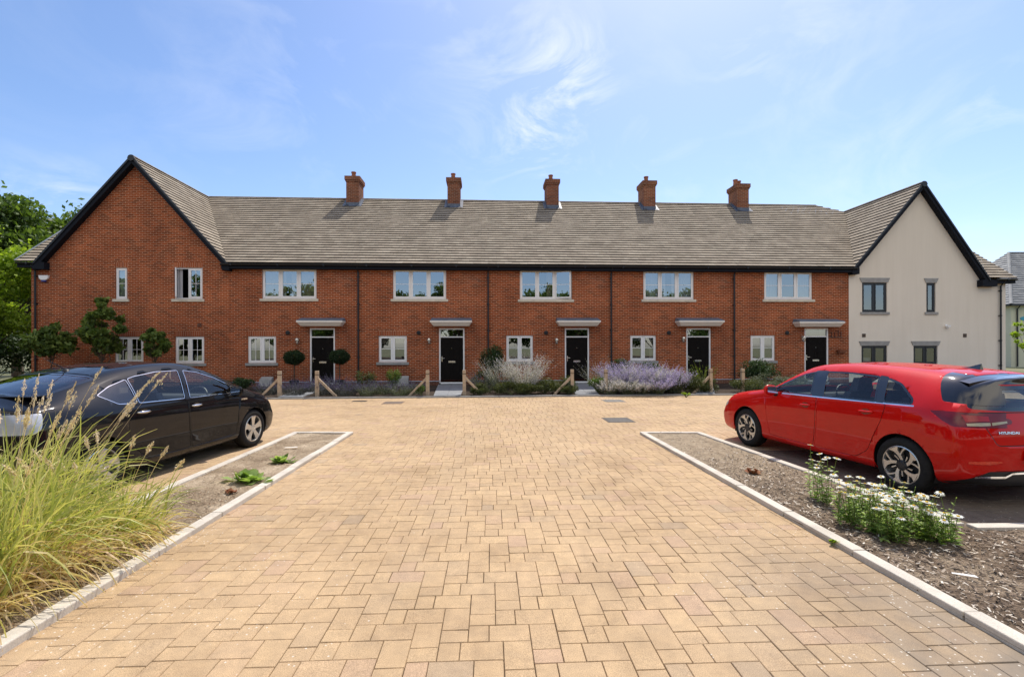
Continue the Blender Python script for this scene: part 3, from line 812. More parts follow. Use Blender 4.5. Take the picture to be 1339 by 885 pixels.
for i, h in enumerate(houses):
    a, b = PARTY[i], PARTY[i + 1]; F0 = (a + b) / 2
    t = thing('terrace_house', h['label'], 'house', PF(F0, 0), ANG, 'brick terrace houses')
    up = px_rect(*h['up']); lo = px_rect(*h['lo']); d0, d1 = door_px[i]
    da, dt = FZ(d0, 429); db, _ = FZ(d1, 429); dr = (da, db, 0.13, dt)
    holes = [(up[0] - F0, up[1] - F0, up[2], up[3]), (lo[0] - F0, lo[1] - F0, lo[2], lo[3]), (da - F0, db - F0, 0.09, dt)]
    m = MB(); wall_mesh(m, a - F0 + .001, b - F0 - .001, 0.235, EAVE_Z - .03, [(q[0], q[1], max(q[2], .235), q[3]) for q in holes]); m.build('wall', M['brick'], t)
    m = MB(); wall_mesh(m, a - F0 + .001, b - F0 - .001, -0.05, 0.2, [(da - F0, db - F0, -0.04, .2)], D=-.0); m.build('plinth', M['brick_dark'], t)
    m = MB(); m.box(a - F0, da - F0, -.006, .02, .2, .235); m.box(db - F0, b - F0, -.006, .02, .2, .235); m.build('damp_course', simple('damp_course', (0.42, 0.45, 0.5), 0.8), t)
    window(t, F0, up, 3, 'h', M['upvc'], M['glass'], M['stone'], lintel=None, curtain=h['cur'], open_light=(2, 14, 'l') if i == 2 else None)
    lowc = {0: [(0.04, .2, 0, 1, 'curtain')], 3: [(0.05, .95, .8, 1, 'curtain'), (.78, .95, 0, .8, 'curtain_warm')], 1: [(0.05, 0.95, .72, 1, 'curtain_warm')], 4: [(0.03, .97, .62, 1, 'curtain')]}.get(i)
    window(t, F0, lo, 2, 'x' if i == 0 else 'h', M['upvc'], M['glass'], M['stone_grey'], curtain=lowc)
    door(t, F0, dr)
    canopy(t, F0, *h['can'])
    lf, lz = FZ(*h['lamp']); wall_lamp(t, lf - F0, lz)
    vf, vz = FZ(h['vent'], 435); round_vent(t, vf - F0, vz)
    if h['pipe']: downpipe(t, Fx(h['pipe'], -.08) - F0, EAVE_Z - .08, 0.02, M['black'])
    rf = MB(); fn = main_fn(F0)
    left = (lambda s: valleyL(s)) if i == 0 else (lambda s, a=a: a)
    right = (lambda s: valleyR(s)) if i == 4 else (lambda s, b=b: b)
    tiles(rf, fn, MAIN_S, left, right)
    rf.quad(fn(left(0), 0, -.03), fn(right(0), 0, -.03), fn(min(right(MAIN_S), right(0)), MAIN_S, -.03), fn(left(MAIN_S), MAIN_S, -.03), 0.0)
    ra = FL if i == 0 else a; rb = b if i < 4 else valleyR(MAIN_S)
    ridge(rf, (ra - F0, RIDGE_D, RIDGE_Z), (rb - F0, RIDGE_D, RIDGE_Z))
    if i == 4: ridge(rf, (rb - F0, RIDGE_D, RIDGE_Z), (FR - F0 + .1, RIDGE_D - .45, WRZ + .02), .09)
    rf.build('roof', M['tile'], t, tint=True)
    shell(t, F0, a if i else GR_, b)
    ea = a - F0; eb = b - F0
    if i == 0: ea = valleyL(0) - F0 - .25
    if i == 4: eb = valleyR(0) - F0 + .15
    eaves_trim(t, ea, eb)
    cl, cr = h['cw']; D0 = 4.55
    fa, zt = FZ(cl, h['ct'], D0); fb, _ = FZ(cr, h['ct'], D0)
    w = .66; Fc = (fa + fb) / 2
    # position of the stack follows its front face
    chimney(t, F0, Fc, D0, w, .95, FZ(h['chim'], h['ct'] + 1, D0)[1], pots=2 if h.get('two') else 1, potoff=-.05)
    if h['boxes']:
        bf, bz = FZ(h['boxes'], 503); m = MB(); x = bf - F0
        m.hexa([(x - .28, -.3, .02), (x + .28, -.3, .02), (x + .28, 0, .02), (x - .28, 0, .02)], [(x - .25, -.22, .36), (x + .25, -.22, .36), (x + .25, 0, .46), (x - .25, 0, .46)])
        m.build('meter_box', M['stone_grey'], t, bevel=.02)
    if i == 4:
        m = MB()
        for (px, py) in ((1087, 438), (1091, 438), (1095.5, 436), (1099, 436)):
            f_, z_ = FZ(px, py); m.tube([(f_ - F0, -.03, z_ + .12), (f_ - F0, -.035, z_ - .12)], .012, 6)
        f_, z_ = FZ(1093, 441); m.box(f_ - F0 - .3, f_ - F0 + .3, -.03, 0, z_ - .01, z_ + .01)
        m.build('wall_ornament', M['black'], t)
        f_, z_ = FZ(1097, 459); m = MB(); m.lathe([(0, z_ - .14), (.14, z_ - .08), (.2, z_ + .04), (.21, z_ + .06), (0, z_ + .05)], 14, c=(f_ - F0, -.2, 0)); m.build('wall_planter', M['pot'], t)

# --- left house: gable flush with the terrace, main slope runs on behind
def barge(mb, F0, fa, za, fb, zb, D0=-.26, D1=.0, h=.30):
    mb.hexa([(fa - F0, D0, za - h), (fb - F0, D0, zb - h), (fb - F0, D1, zb - h), (fa - F0, D1, za - h)],
            [(fa - F0, D0, za), (fb - F0, D0, zb), (fb - F0, D1, zb), (fa - F0, D1, za)])
def wing_tiles(rf, F0, Fapex, zapex, k, sgn, depth_fn, zlow, D_front=-.28):
    """slope falling in direction sgn from the ridge of a wing"""
    ck = 1 / math.sqrt(1 + k * k); sk = k * ck; S = (zapex - zlow) / sk
    def fn(a, s, h):  # a = depth, s up the slope from the foot
        z = zlow + s * sk; return (Fapex - F0 + sgn * (zapex - z) / k + sgn * h * sk, a, z + h * ck)
    tiles(rf, fn, S, lambda s: D_front, lambda s: depth_fn(zlow + min(s, S) * sk))

a, b = GL, GR_; F0 = (a + b) / 2
t = thing('gable_house', 'large red brick gable house with black bargeboards at the left end of the row', 'house', PF(F0, 0), ANG, None)
w1 = px_rect(151, 166.5, 350, 391); w2 = px_rect(228, 265, 350, 391); w3 = px_rect(150, 187.5, 440, 474); w4 = px_rect(229, 267, 440, 475)
m = MB(); holes = [(w[0] - F0, w[1] - F0, w[2], w[3]) for w in (w1, w2, w3, w4)]
zt0 = EAVE_Z - .03
wall_mesh(m, a - F0, b - F0 - .001, 0.235, zt0, holes)
gl, gr = FL - (WZ - zt0) / KL, FL + (WZ - zt0) / KL
m.poly([(max(a, gl) - F0 + .0, 0, zt0), (min(b, gr) - F0, 0, zt0), (FL - F0, 0, WZ - .05)])
m.quad((a - F0, 0, .235), (a - F0, BACK_D, .235), (a - F0, BACK_D, zt0), (a - F0, 0, zt0))
m.poly([(a - F0, 0, zt0), (a - F0, BACK_D, zt0), (a - F0, RIDGE_D, RIDGE_Z - .1)])
m.build('wall', M['brick'], t)
m = MB(); wall_mesh(m, a - F0, b - F0, -.05, .2, []); m.build('plinth', M['brick_dark'], t)
window(t, F0, w1, 1, 'h', M['upvc'], M['glass'], M['stone'], curtain=[(0.1, .95, 0, .9, 'curtain')])
window(t, F0, w2, 2, 'x', M['upvc'], M['glass'], M['stone'], open_light=(0, 62, 'l'), curtain=[(.05, .2, 0, 1, 'curtain')])
window(t, F0, w3, 2, 'x', M['upvc'], M['glass'], M['stone_grey'])
window(t, F0, w4, 2, 'x', M['upvc'], M['glass'], M['stone_grey'])
rf = MB()
dep = lambda z: min(RIDGE_D, EAVE_D + (z - EAVE_Z) / TANP + .05)
wing_tiles(rf, F0, FL, WZ, KL, 1, dep, EAVE_Z - .02)
LF = Fx(21, EAVE_D)
wing_tiles(rf, F0, FL, WZ, KL, -1, dep, EAVE_Z - .02)
tiles(rf, main_fn(F0), MAIN_S, lambda s: LF, lambda s: FL - (WZ - (EAVE_Z + s * sinP)) / KL)
ridge(rf, (FL - F0, -.3, WZ + .01), (FL - F0, RIDGE_D, WZ + .01))
rf.build('roof', M['tile'], t, tint=True)
shell(t, F0, LF, b)
m = MB(); ov = .0
footR = (GR_ + .02, 0); zf = lambda F_, s: WZ - abs(F_ - FL) * KL
bL = FL - (WZ - EAVE_Z + .06) / KL; bR = FL + (WZ - EAVE_Z + .06) / KL
barge(m, F0, bL, zf(bL, 0) + .02, FL, WZ + .02); barge(m, F0, FL, WZ + .02, bR, zf(bR, 0) + .02)
m.box(bL - F0 - .05, bL - F0 + .42, -.268, -.001, EAVE_Z - .31, EAVE_Z - .02)
m.box(bR - F0 - .26, bR - F0 + .04, -.268, -.001, EAVE_Z - .31, EAVE_Z - .02)
bb = m.build('bargeboard', M['barge'], t)
m = MB(); # outer moulding strip, set proud
for (p, q) in (((bL, zf(bL, 0) + .04), (FL, WZ + .04)), ((FL, WZ + .04), (bR, zf(bR, 0) + .04))):
    m.hexa([(p[0] - F0, -.30, p[1] - .11), (q[0] - F0, -.30, q[1] - .11), (q[0] - F0, -.262, q[1] - .11), (p[0] - F0, -.262, p[1] - .11)],
           [(p[0] - F0, -.30, p[1]), (q[0] - F0, -.30, q[1]), (q[0] - F0, -.262, q[1]), (p[0] - F0, -.262, p[1])])
m.prism([(FL - F0 + .14 * math.cos(a_), -.315, WZ - .09 + .13 * math.sin(a_)) for a_ in np.linspace(0, 2 * math.pi, 9)[:-1]], (0, .1, 0))
m.build('verge_trim', M['black'], bb)
eaves_trim(t, LF - F0, bL - F0)
m = MB(); m.tube([main_fn(F0)(LF - .02, -.02, .05), main_fn(F0)(LF - .02, MAIN_S, .05)], .03, 6); m.build('verge_cap', M['lead'], t)
downpipe(t, Fx(46, -.08) - F0, EAVE_Z - .1, 0, M['black'])
f_, z_ = FZ(59, 364); m = MB(); x = f_ - F0
m.prism([(x - .2, -.09, z_ + .12), (x + .2, -.09, z_ + .12), (x + .17, -.09, z_ - .02), (x + .1, -.09, z_ - .08), (x - .1, -.09, z_ - .08), (x - .17, -.09, z_ - .02)], (0, .09, 0))
al = m.build('alarm_box', M['upvc'], t, bevel=.02)
m = MB(); m.box(x - .09, x + .09, -.085, -.01, z_ - .15, z_ - .081); m.build('alarm_lens', simple('blue_lens', (0.02, 0.03, 0.25), .3), al, bevel=.02)
f_, z_ = FZ(261, 425); m = MB(); m.box(f_ - F0 - .08, f_ - F0 + .08, -.02, 0, z_ - .08, z_ + .08); m.build('air_brick', M['brick_dark'], t)

# --- right house: cream rendered gable
a, b = WL_, WR_; F0 = (a + b) / 2
t = thing('gable_house', 'cream rendered gable house with dark windows at the right end of the row', 'house', PF(F0, 0), ANG, None)
EZ2 = FZ(1328, 363.5, EAVE_D)[1]
footF = Fx(1293, -.2); KR2 = (WRZ - FZ(1293, 366, -.2)[1]) / (footF - FR)
u1 = px_rect(1127.5, 1160, 369.5, 408); u2 = px_rect(1211.5, 1223.5, 370, 408); l1 = px_rect(1126.5, 1160, 452, 476); l2 = px_rect(1194.5, 1226, 452, 476)
m = MB(); holes = [(w[0] - F0, w[1] - F0, w[2], w[3]) for w in (u1, u2, l1, l2)]
zt0 = EZ2 - .15
wall_mesh(m, a - F0 + .002, b - F0, -.05, zt0, holes, rv=.12)
gl, gr = FR - (WRZ - zt0) / KR, FR + (WRZ - zt0) / KR2
zz = WRZ - (FR - a) * KR
m.poly([(a - F0 + .002, 0, zt0), (min(gr, b) - F0, 0, zt0), (FR - F0, 0, WRZ - .05), (a - F0 + .002, 0, min(zz, EAVE_Z))])
m.quad((b - F0, 0, -.05), (b - F0, BACK_D, -.05), (b - F0, BACK_D, zt0), (b - F0, 0, zt0))
m.poly([(b - F0, 0, zt0), (b - F0, BACK_D, zt0), (b - F0, RIDGE_D, EZ2 + (RIDGE_D - EAVE_D) * TANP - .15)])
m.build('wall', M['render'], t)
for w, n in ((u1, 2), (u2, 1), (l1, 2), (l2, 2)):
    window(t, F0, w, n, None, M['dark_frame'], M['dark_glass'], M['stone_grey'], lintel='stone', sill=True,
           curtain=[(.05, .45, 0, .35, 'curtain')] if w is l1 else None)
rf = MB()
RZ2 = EZ2 + (RIDGE_D - EAVE_D) * TANP
depL = lambda z: min(RIDGE_D + .2, EAVE_D + (z - EAVE_Z) / TANP + .05)
wing_tiles(rf, F0, FR, WRZ, KR, -1, depL, EAVE_Z - .02)
wing_tiles(rf, F0, FR, WRZ, KR2, 1, lambda z: min(RIDGE_D, EAVE_D + (z - EZ2) / TANP + .05), EZ2 - .1)
RF_ = Fx(1330, EAVE_D)
tiles(rf, main_fn(F0, EAVE_D, EZ2), (min(RZ2, WRZ) - EZ2) / sinP, lambda s: FR + (WRZ - (EZ2 + s * sinP)) / KR2, lambda s: RF_)
ridge(rf, (FR - F0, -.3, WRZ + .01), (FR - F0, RIDGE_D, WRZ + .01))
rf.build('roof', M['tile'], t, tint=True)
m = MB(); m.quad((a - F0, RIDGE_D, RZ2 - .02), (RF_ - F0, RIDGE_D, RZ2 - .02), (RF_ - F0, BACK_D + .3, EZ2), (a - F0, BACK_D + .3, EZ2)); m.build('rear_roof', M['tile'], t, tint=True)
m = MB(); m.quad((a - F0, BACK_D, 0), (b - F0, BACK_D, 0), (b - F0, BACK_D, EZ2), (a - F0, BACK_D, EZ2)); m.build('rear_wall', M['render'], t)
m = MB()
zl = lambda F_: WRZ - (FR - F_) * KR; zr_ = lambda F_: WRZ - (F_ - FR) * KR2
bL = FR - (WRZ - EAVE_Z + .06) / KR; bR = footF
barge(m, F0, bL, zl(bL) + .02, FR, WRZ + .02); barge(m, F0, FR, WRZ + .02, bR, zr_(bR) + .02)
m.box(bL - F0 - .04, bL - F0 + .3, -.268, -.001, EAVE_Z - .31, EAVE_Z - .02)
m.box(bR - F0 - .36, bR - F0 + .36, -.268, -.001, zr_(bR) - .30, zr_(bR) + .0)
bb = m.build('bargeboard', M['barge'], t)
m = MB()
for (p, q) in (((bL, zl(bL) + .04), (FR, WRZ + .04)), ((FR, WRZ + .04), (bR, zr_(bR) + .04))):
    m.hexa([(p[0] - F0, -.30, p[1] - .11), (q[0] - F0, -.30, q[1] - .11), (q[0] - F0, -.262, q[1] - .11), (p[0] - F0, -.262, p[1] - .11)],
           [(p[0] - F0, -.30, p[1]), (q[0] - F0, -.30, q[1]), (q[0] - F0, -.262, q[1]), (p[0] - F0, -.262, p[1])])
m.prism([(FR - F0 + .14 * math.cos(a_), -.315, WRZ - .09 + .13 * math.sin(a_)) for a_ in np.linspace(0, 2 * math.pi, 9)[:-1]], (0, .1, 0))
m.build('verge_trim', M['black'], bb)
eaves_trim(t, bR - F0 + .34, RF_ - F0, EZ2)
downpipe(t, Fx(1309, -.08) - F0, EZ2 - .1, 0, M['black'])
f_, z_ = FZ(1237, 427); m = MB(); x = f_ - F0
m.box(x - .05, x + .05, -.03, 0, z_ - .02, z_ + .1); m.box(x - .06, x + .09, -.15, -.03, z_ - .02, z_ + .05); m.lathe([(0, z_ - .08), (.045, z_ - .06), (.045, z_ - .02), (0, z_ - .02)], 10, c=(x, -.09, 0))
m.build('security_light', M['upvc'], t)
for px in (1129.5, 1261.5):
    f_, z_ = FZ(px, 438.5); m = MB(); x = f_ - F0; m.box(x - .08, x + .08, -.02, 0, z_ - .08, z_ + .08)
    for i in range(4): m.box(x - .07, x + .07, -.028, -.02, z_ - .06 + i * .035, z_ - .045 + i * .035)
    m.build('air_vent', simple('vent_brown', (0.13, 0.10, 0.08), .7), t)

# --- houses beyond, at the right edge
def far_house(name, label, x0, x1, y0, y1, ze, zr, wallm, roofm, hip=True, wins=(), slate_g=.3):
    t = thing(name, label, 'house', (x0, y0, 0), 0)
    W, D = x1 - x0, y1 - y0
    m = MB(); holes = [(a, a + w, c, c + h) for a, w, c, h in wins]
    wall_mesh(m, 0, W, -.1, ze, holes)
    m.quad((0, 0, -.1), (0, D, -.1), (0, D, ze), (0, 0, ze)); m.quad((W, 0, -.1), (W, D, -.1), (W, D, ze), (W, 0, ze)); m.quad((0, D, -.1), (W, D, -.1), (W, D, ze), (0, D, ze))
    m.build('wall', wallm, t)
    for (a, w, c, h) in wins: window(t, 0, (a, a + w, c, c + h), 2, 'h', M['upvc'], M['glass'], M['stone'], lintel=None)
    run = D / 2 + .3; k_ = (zr - ze) / run; ck = 1 / math.sqrt(1 + k_ * k_); S = run / ck; hp = run if hip else 0
    rf = MB()
    tiles(rf, lambda a, s, h: (a, -.3 + s * ck - h * k_ * ck, ze + s * k_ * ck + h * ck), S, lambda s: -.3 + hp * s / S, lambda s: W + .3 - hp * s / S, gauge=slate_g, tw=.4)
    tiles(rf, lambda a, s, h: (-.3 + s * ck * (1 if hip else 0) - h * k_ * ck, a, ze + s * k_ * ck + h * ck), S, lambda s: -.3 + run * s / S, lambda s: D + .3 - run * s / S, gauge=slate_g, tw=.4) if hip else None
    rf.quad((W + .3, D + .3, ze), (-.3, D + .3, ze), (-.3 + hp, D / 2, zr), (W + .3 - hp, D / 2, zr))
    if hip: rf.poly([(W + .3, -.3, ze), (W + .3, D + .3, ze), (W + .3 - hp, D / 2, zr)])
    ridge(rf, (-.3 + hp, D / 2, zr), (W + .3 - hp, D / 2, zr))
    if hip: ridge(rf, (-.3, -.3, ze + .03), (-.3 + hp, D / 2, zr))
    rf.build('roof', roofm, t, tint=True)
    m = MB(); m.box(-.3, W + .3, -.40, -.25, ze - .14, ze - .01); m.box(-.42, -.25, -.25, D + .3, ze - .139, ze - .011); m.build('gutter', M['black'], t)
    return t
yy = 39.0
x0 = (1322 - CX) / FPX * yy
fh = far_house('slate_house', 'pale rendered house with grey slate hipped roof at the right edge', x0, x0 + 12, yy, yy + 9, H + (hz(1320) - 398) * yy / FPX, H + (hz(1330) - 330) * (yy + 4.5) / FPX,
               simple('pale_render', (0.56, 0.55, 0.42), .9, var=.06, scale=1), M['slate'], wins=((2.4, 1.0, 3.2, 1.1), (2.4, 1.0, .9, 1.2), (6, 1.2, 3.2, 1.1)))
m = MB(); xx = .45; m.tube([(xx, -.3, H + (hz(1320) - 398) * yy / FPX - .1), (xx, -.08, H + 3.0), (xx, -.08, 0)], .05, 8); m.build('downpipe', M['black'], fh)
m = MB(); 
zc = H + (hz(1336) - 416.5) * yy / FPX; m.prism([(1.15 + .42 * math.cos(a_), -.03, zc + .17 * math.sin(a_)) for a_ in np.linspace(0, 2 * math.pi, 20)[:-1]], (0, .03, 0))
m.build('name_plaque', simple('blue_plaque', (0.05, 0.30, 0.42), .5), fh)
yy = 62.0; x0 = (1300 - CX) / FPX * yy
far_house('brick_house', 'distant red brick house glimpsed between the cream gable and the slate roofed house', x0, x0 + 9, yy, yy + 8, H + (hz(1318) - 415) * yy / FPX, H + (hz(1318) - 388) * (yy + 4) / FPX, M['brick'], M['tile'], hip=False,
          wins=((1.6, 1.1, H + (hz(1318) - 430) * yy / FPX, 1.2), (1.5, 1.1, 1.0, 1.2)))
# ------------------------------------------------------------------ cars
def paint(name, c, metallic=0.0, rough=0.4, flake=None):
    m, nt, N, L, b = new_mat(name)
    v = objco(N)
    n = noise(N, L, 3.0, 3, 0.5, v)
    L.new(ramp(N, L, n, [(0.3, tuple(x * .93 for x in c)), (0.7, tuple(x * 1.07 for x in c))]), b.inputs['Base Color'])
    set_in(b, Metallic=metallic, Roughness=rough); b.inputs['Coat Weight'].default_value = 0.7; b.inputs['Coat Roughness'].default_value = 0.025; b.inputs['Coat IOR'].default_value = 1.55; b.inputs['Specular IOR Level'].default_value = .05
    # road dust low on the body
    s = N.new('ShaderNodeSeparateXYZ'); L.new(v, s.inputs[0])
    d = math_n(N, L, 'MULTIPLY', math_n(N, L, 'SUBTRACT', 0.5, s.outputs[2]), 0.12, True)
    d = math_n(N, L, 'MULTIPLY', d, noise(N, L, 7, 5, 0.7, v))
    c2 = mixc(N, L, d, b.inputs['Base Color'].links[0].from_socket, (0.30, 0.25, 0.2)); L.new(c2, b.inputs['Base Color'])
    L.new(math_n(N, L, 'ADD', math_n(N, L, 'MULTIPLY', noise(N, L, 5, 4, .6, v), 0.05), 0.01), b.inputs['Coat Roughness'])
    return m
M['red'] = paint('red_paint', (0.58, 0.004, 0.002), 0.0, 0.6)
M['navy'] = paint('dark_paint', (0.0035, 0.0035, 0.005), 0.0, 0.6)
M['gloss_black'] = simple('gloss_black', (0.008, 0.008, 0.009), 0.08, coat=1.0, var=.1)
M['tyre'] = simple('tyre_rubber', (0.022, 0.021, 0.02), 0.8, var=.25, scale=20)
M['alloy'] = simple('alloy', (0.62, 0.61, 0.58), 0.28, 0.85, var=.05)
M['alloy_dark'] = simple('alloy_dark', (0.03, 0.03, 0.032), 0.4, 0.3, var=.1)
M['chrome'] = simple('chrome', (0.8, 0.8, 0.8), 0.08, 1.0, var=.02)
M['car_glass'] = glass_mat('car_glass', (0.88, 0.94, 0.90), 0.0)
M['privacy'] = glass_mat('rear_glass', (0.38, 0.42, 0.45), 0.06)
M['cabin'] = simple('cabin', (0.05, 0.05, 0.052), .8, var=.2)
M['seat'] = simple('seat_fabric', (0.06, 0.066, 0.09), .85, var=.25, scale=30)
M['lamp_red'] = simple('lamp_red', (0.42, 0.008, 0.010), 0.2, coat=0.3, var=.2, scale=6)
M['lamp_dark'] = simple('lamp_dark', (0.16, 0.004, 0.006), 0.22, coat=0.25, var=.2, scale=6)
M['lamp_clear'] = simple('lamp_clear', (0.50, 0.42, 0.24), 0.2, .2, coat=1.0, var=.12, scale=30)
M['reflector'] = simple('reflector', (0.75, 0.05, 0.02), 0.15, coat=1.0, var=.2, scale=60)
M['tail_clear'] = simple('tail_clear', (0.50, 0.51, 0.54), 0.2, .2, coat=1.0, var=.08, scale=20)
M['headlamp'] = simple('headlamp', (0.62, 0.60, 0.56), 0.1, .4, coat=1.0, var=.25, scale=14)

def cr(P, sub):  # Catmull-Rom along axis 0
    n = P.shape[0]; out = []
    for i in range(n - 1):
        p0 = P[max(i - 1, 0)] if i > 0 else 2 * P[0] - P[1]; p1, p2 = P[i], P[i + 1]
        p3 = P[i + 2] if i + 2 < n else 2 * P[n - 1] - P[n - 2]
        # centripetal-like damping: tangents limited by the local span
        d = np.linalg.norm((p2 - p1).reshape(-1, 3), axis=1).mean() + 1e-6
        dm = np.linalg.norm((p1 - p0).reshape(-1, 3), axis=1).mean() + 1e-6; dp = np.linalg.norm((p3 - p2).reshape(-1, 3), axis=1).mean() + 1e-6
        m1 = ((p1 - p0) / dm * d + (p2 - p1) / d * dm) / (dm + d) * d; m2 = ((p2 - p1) / d * dp + (p3 - p2) / dp * d) / (dp + d) * d
        for k in range(sub):
            t = k / sub; t2, t3 = t * t, t ** 3
            out.append((2 * t3 - 3 * t2 + 1) * p1 + (t3 - 2 * t2 + t) * m1 + (-2 * t3 + 3 * t2) * p2 + (t3 - t2) * m2)
    out.append(P[-1]); return np.array(out)

def body_bm(stations, front_cap, rear_cap, su=8, sv=5):
    """stations front to rear, each 8 rows (x,y,z) from sill edge to roof centre"""
    P = []
    for s in stations:
        s = np.array(s, float); a, b = s[3], s[4]
        c = a * .35 + b * .65; c[0] = max(a[0], b[0]) * .55 + (a[0] * .35 + b[0] * .65) * .45; c[2] = b[2] - (b[2] - a[2]) * .36
        P.append(np.vstack([s[:4], c[None], s[4:]]))
    def cap(base, fr):
        out = []
        for (sx, dy, squash) in fr:
            q = base.copy(); q[:, 0] *= sx
            q[:, 1] += dy * (1 - 0.0 * squash); out.append(q)
        return out
    P = cap(P[0], front_cap)[::-1] + P + cap(P[-1], rear_cap)
    P = np.array(P)                                   # n,8,3
    G = cr(P, su); G = np.transpose(cr(np.transpose(G, (1, 0, 2)), sv), (1, 0, 2))
    nu, nv = G.shape[:2]; G[:, -1, 0] = 0; G[0, :, 0] = 0; G[-1, :, 0] = 0; G[:, :, 0] = np.maximum(G[:, :, 0], 0)
    bm = bmesh.new()
    for sgn in (1, -1):
        vs = [[bm.verts.new((sgn * G[i, j, 0], G[i, j, 1], G[i, j, 2])) for j in range(nv)] for i in range(nu)]
        for i in range(nu - 1):
            for j in range(nv - 1):
                q = [vs[i][j], vs[i + 1][j], vs[i + 1][j + 1], vs[i][j + 1]]
                if sgn < 0: q = q[::-1]
                try: bm.faces.new(q)
                except ValueError: pass
        # floor
        for i in range(nu - 1):
            a, b = vs[i][0], vs[i + 1][0]
            c = bm.verts.new((0, b.co.y, b.co.z)); d = bm.verts.new((0, a.co.y, a.co.z))
            q = [a, d, c, b]
            if sgn < 0: q = q[::-1]
            try: bm.faces.new(q)
            except ValueError: pass
    bmesh.ops.remove_doubles(bm, verts=bm.verts, dist=0.0006)
    bmesh.ops.dissolve_degenerate(bm, edges=bm.edges, dist=0.0004)
    bmesh.ops.recalc_face_normals(bm, faces=bm.faces)
    bm.normal_update()
    top = max(bm.faces, key=lambda f: f.calc_center_median().z)
    if top.normal.z < 0: bmesh.ops.reverse_faces(bm, faces=bm.faces)
    bm.normal_update()
    return bm

def pip(x, y, poly): return in_poly(x, y, poly)
def offset_poly(poly, d):
    n = len(poly); area = sum(poly[i][0] * poly[(i + 1) % n][1] - poly[(i + 1) % n][0] * poly[i][1] for i in range(n))
    s = 1 if area > 0 else -1; out = []
    for i in range(n):
        p0, p1, p2 = Vector(poly[i - 1]), Vector(poly[i]), Vector(poly[(i + 1) % n])
        e1 = (p1 - p0).normalized(); e2 = (p2 - p1).normalized()
        n1 = Vector((-e1.y, e1.x)) * s; n2 = Vector((-e2.y, e2.x)) * s
        b = (n1 + n2); k = max(0.35, b.length_squared / 2); out.append(tuple(p1 + b / k * d if False else p1 + b * (d / max(.5, (1 + n1.dot(n2))))))
    return out

class Cutter:
    def __init__(s, bm): s.bm = bm; s.lay = bm.faces.layers.int.new('part')
    def cut(s, poly, ax, filt, new_id, only=(0,)):
        """ax=(1,2): side view (y,z); (0,2): end view; (0,1): plan. Returns the faces inside, tagged new_id"""
        bm = s.bm; a0, a1 = ax
        lo0, hi0 = min(p[0] for p in poly) - .02, max(p[0] for p in poly) + .02
        lo1, hi1 = min(p[1] for p in poly) - .02, max(p[1] for p in poly) + .02
        n = len(poly); cand = set()
        for f in bm.faces:
            if f[s.lay] not in only or not filt(f): continue
            c0 = [v.co[a0] for v in f.verts]; c1 = [v.co[a1] for v in f.verts]
            if max(c0) < lo0 or min(c0) > hi0 or max(c1) < lo1 or min(c1) > hi1: continue
            cand.add(f)
        for i in range(n):
            p, q = poly[i], poly[(i + 1) % n]
            d = (q[0] - p[0], q[1] - p[1]); ln = math.hypot(*d)
            if ln < 1e-6: continue
            co = [0, 0, 0]; no = [0, 0, 0]; co[a0], co[a1] = p; no[a0], no[a1] = -d[1] / ln, d[0] / ln
            sl0, sh0 = min(p[0], q[0]) - .012, max(p[0], q[0]) + .012; sl1, sh1 = min(p[1], q[1]) - .012, max(p[1], q[1]) + .012
            fs = []
            for f in cand:
                c0 = [v.co[a0] for v in f.verts]; c1 = [v.co[a1] for v in f.verts]
                if max(c0) < sl0 or min(c0) > sh0 or max(c1) < sl1 or min(c1) > sh1: continue
                fs.append(f)
            if not fs: continue
            g = set(fs)
            for f in fs: g.update(f.edges); g.update(f.verts)
            nrm = fs[0].normal.copy()
            r = bmesh.ops.bisect_plane(bm, geom=list(g), dist=2e-5, plane_co=co, plane_no=no)
            nf = [e for e in r['geom'] if isinstance(e, bmesh.types.BMFace) and e.is_valid]
            for f in nf: f.normal_update()
            cand = {f for f in cand if f.is_valid} | set(nf)
        out = []
        for f in bm.faces:
            if f[s.lay] not in only or not filt(f): continue
            c = f.calc_center_median()
            if lo0 < c[a0] < hi0 and lo1 < c[a1] < hi1 and pip(c[a0], c[a1], poly): f[s.lay] = new_id; out.append(f)
        return out
    def extract(s, pid, name, mat, parent, push=0.0, smooth=True, split=False, shell_=0.0):
        bm2 = s.bm.copy(); lay = bm2.faces.layers.int['part']
        nrm = {}
        bm2.normal_update()
        for v in bm2.verts: nrm[v.index] = v.normal.copy()
        bm2.verts.index_update()
        if push:
            for v in bm2.verts: v.co = v.co - v.normal * push
        ids = pid if isinstance(pid, (list, tuple)) else [pid]
        bmesh.ops.delete(bm2, geom=[f for f in bm2.faces if f[lay] not in ids], context='FACES')
        me = bpy.data.meshes.new(name); bm2.to_mesh(me); bm2.free(); me.materials.append(mat)
        if smooth: me.shade_smooth()
        if len(me.polygons) == 0: return None
        o = bpy.data.objects.new(name, me); col.objects.link(o); o.parent = parent
        if shell_:
            sm = o.modifiers.new('shell', 'SOLIDIFY'); sm.thickness = shell_; sm.offset = -1
        return o

def rounded(poly, r=0.03, n=4):
    out = []; m = len(poly)
    for i in range(m):
        p0, p1, p2 = Vector(poly[i - 1]), Vector(poly[i]), Vector(poly[(i + 1) % m])
        a = (p0 - p1); b = (p2 - p1); k = min(r, a.length * .45, b.length * .45); a = p1 + a.normalized() * k; b = p1 + b.normalized() * k
        for j in range(n + 1):
            t = j / n; out.append(tuple(a * (1 - t) ** 2 + p1 * 2 * t * (1 - t) + b * t * t))
    return out

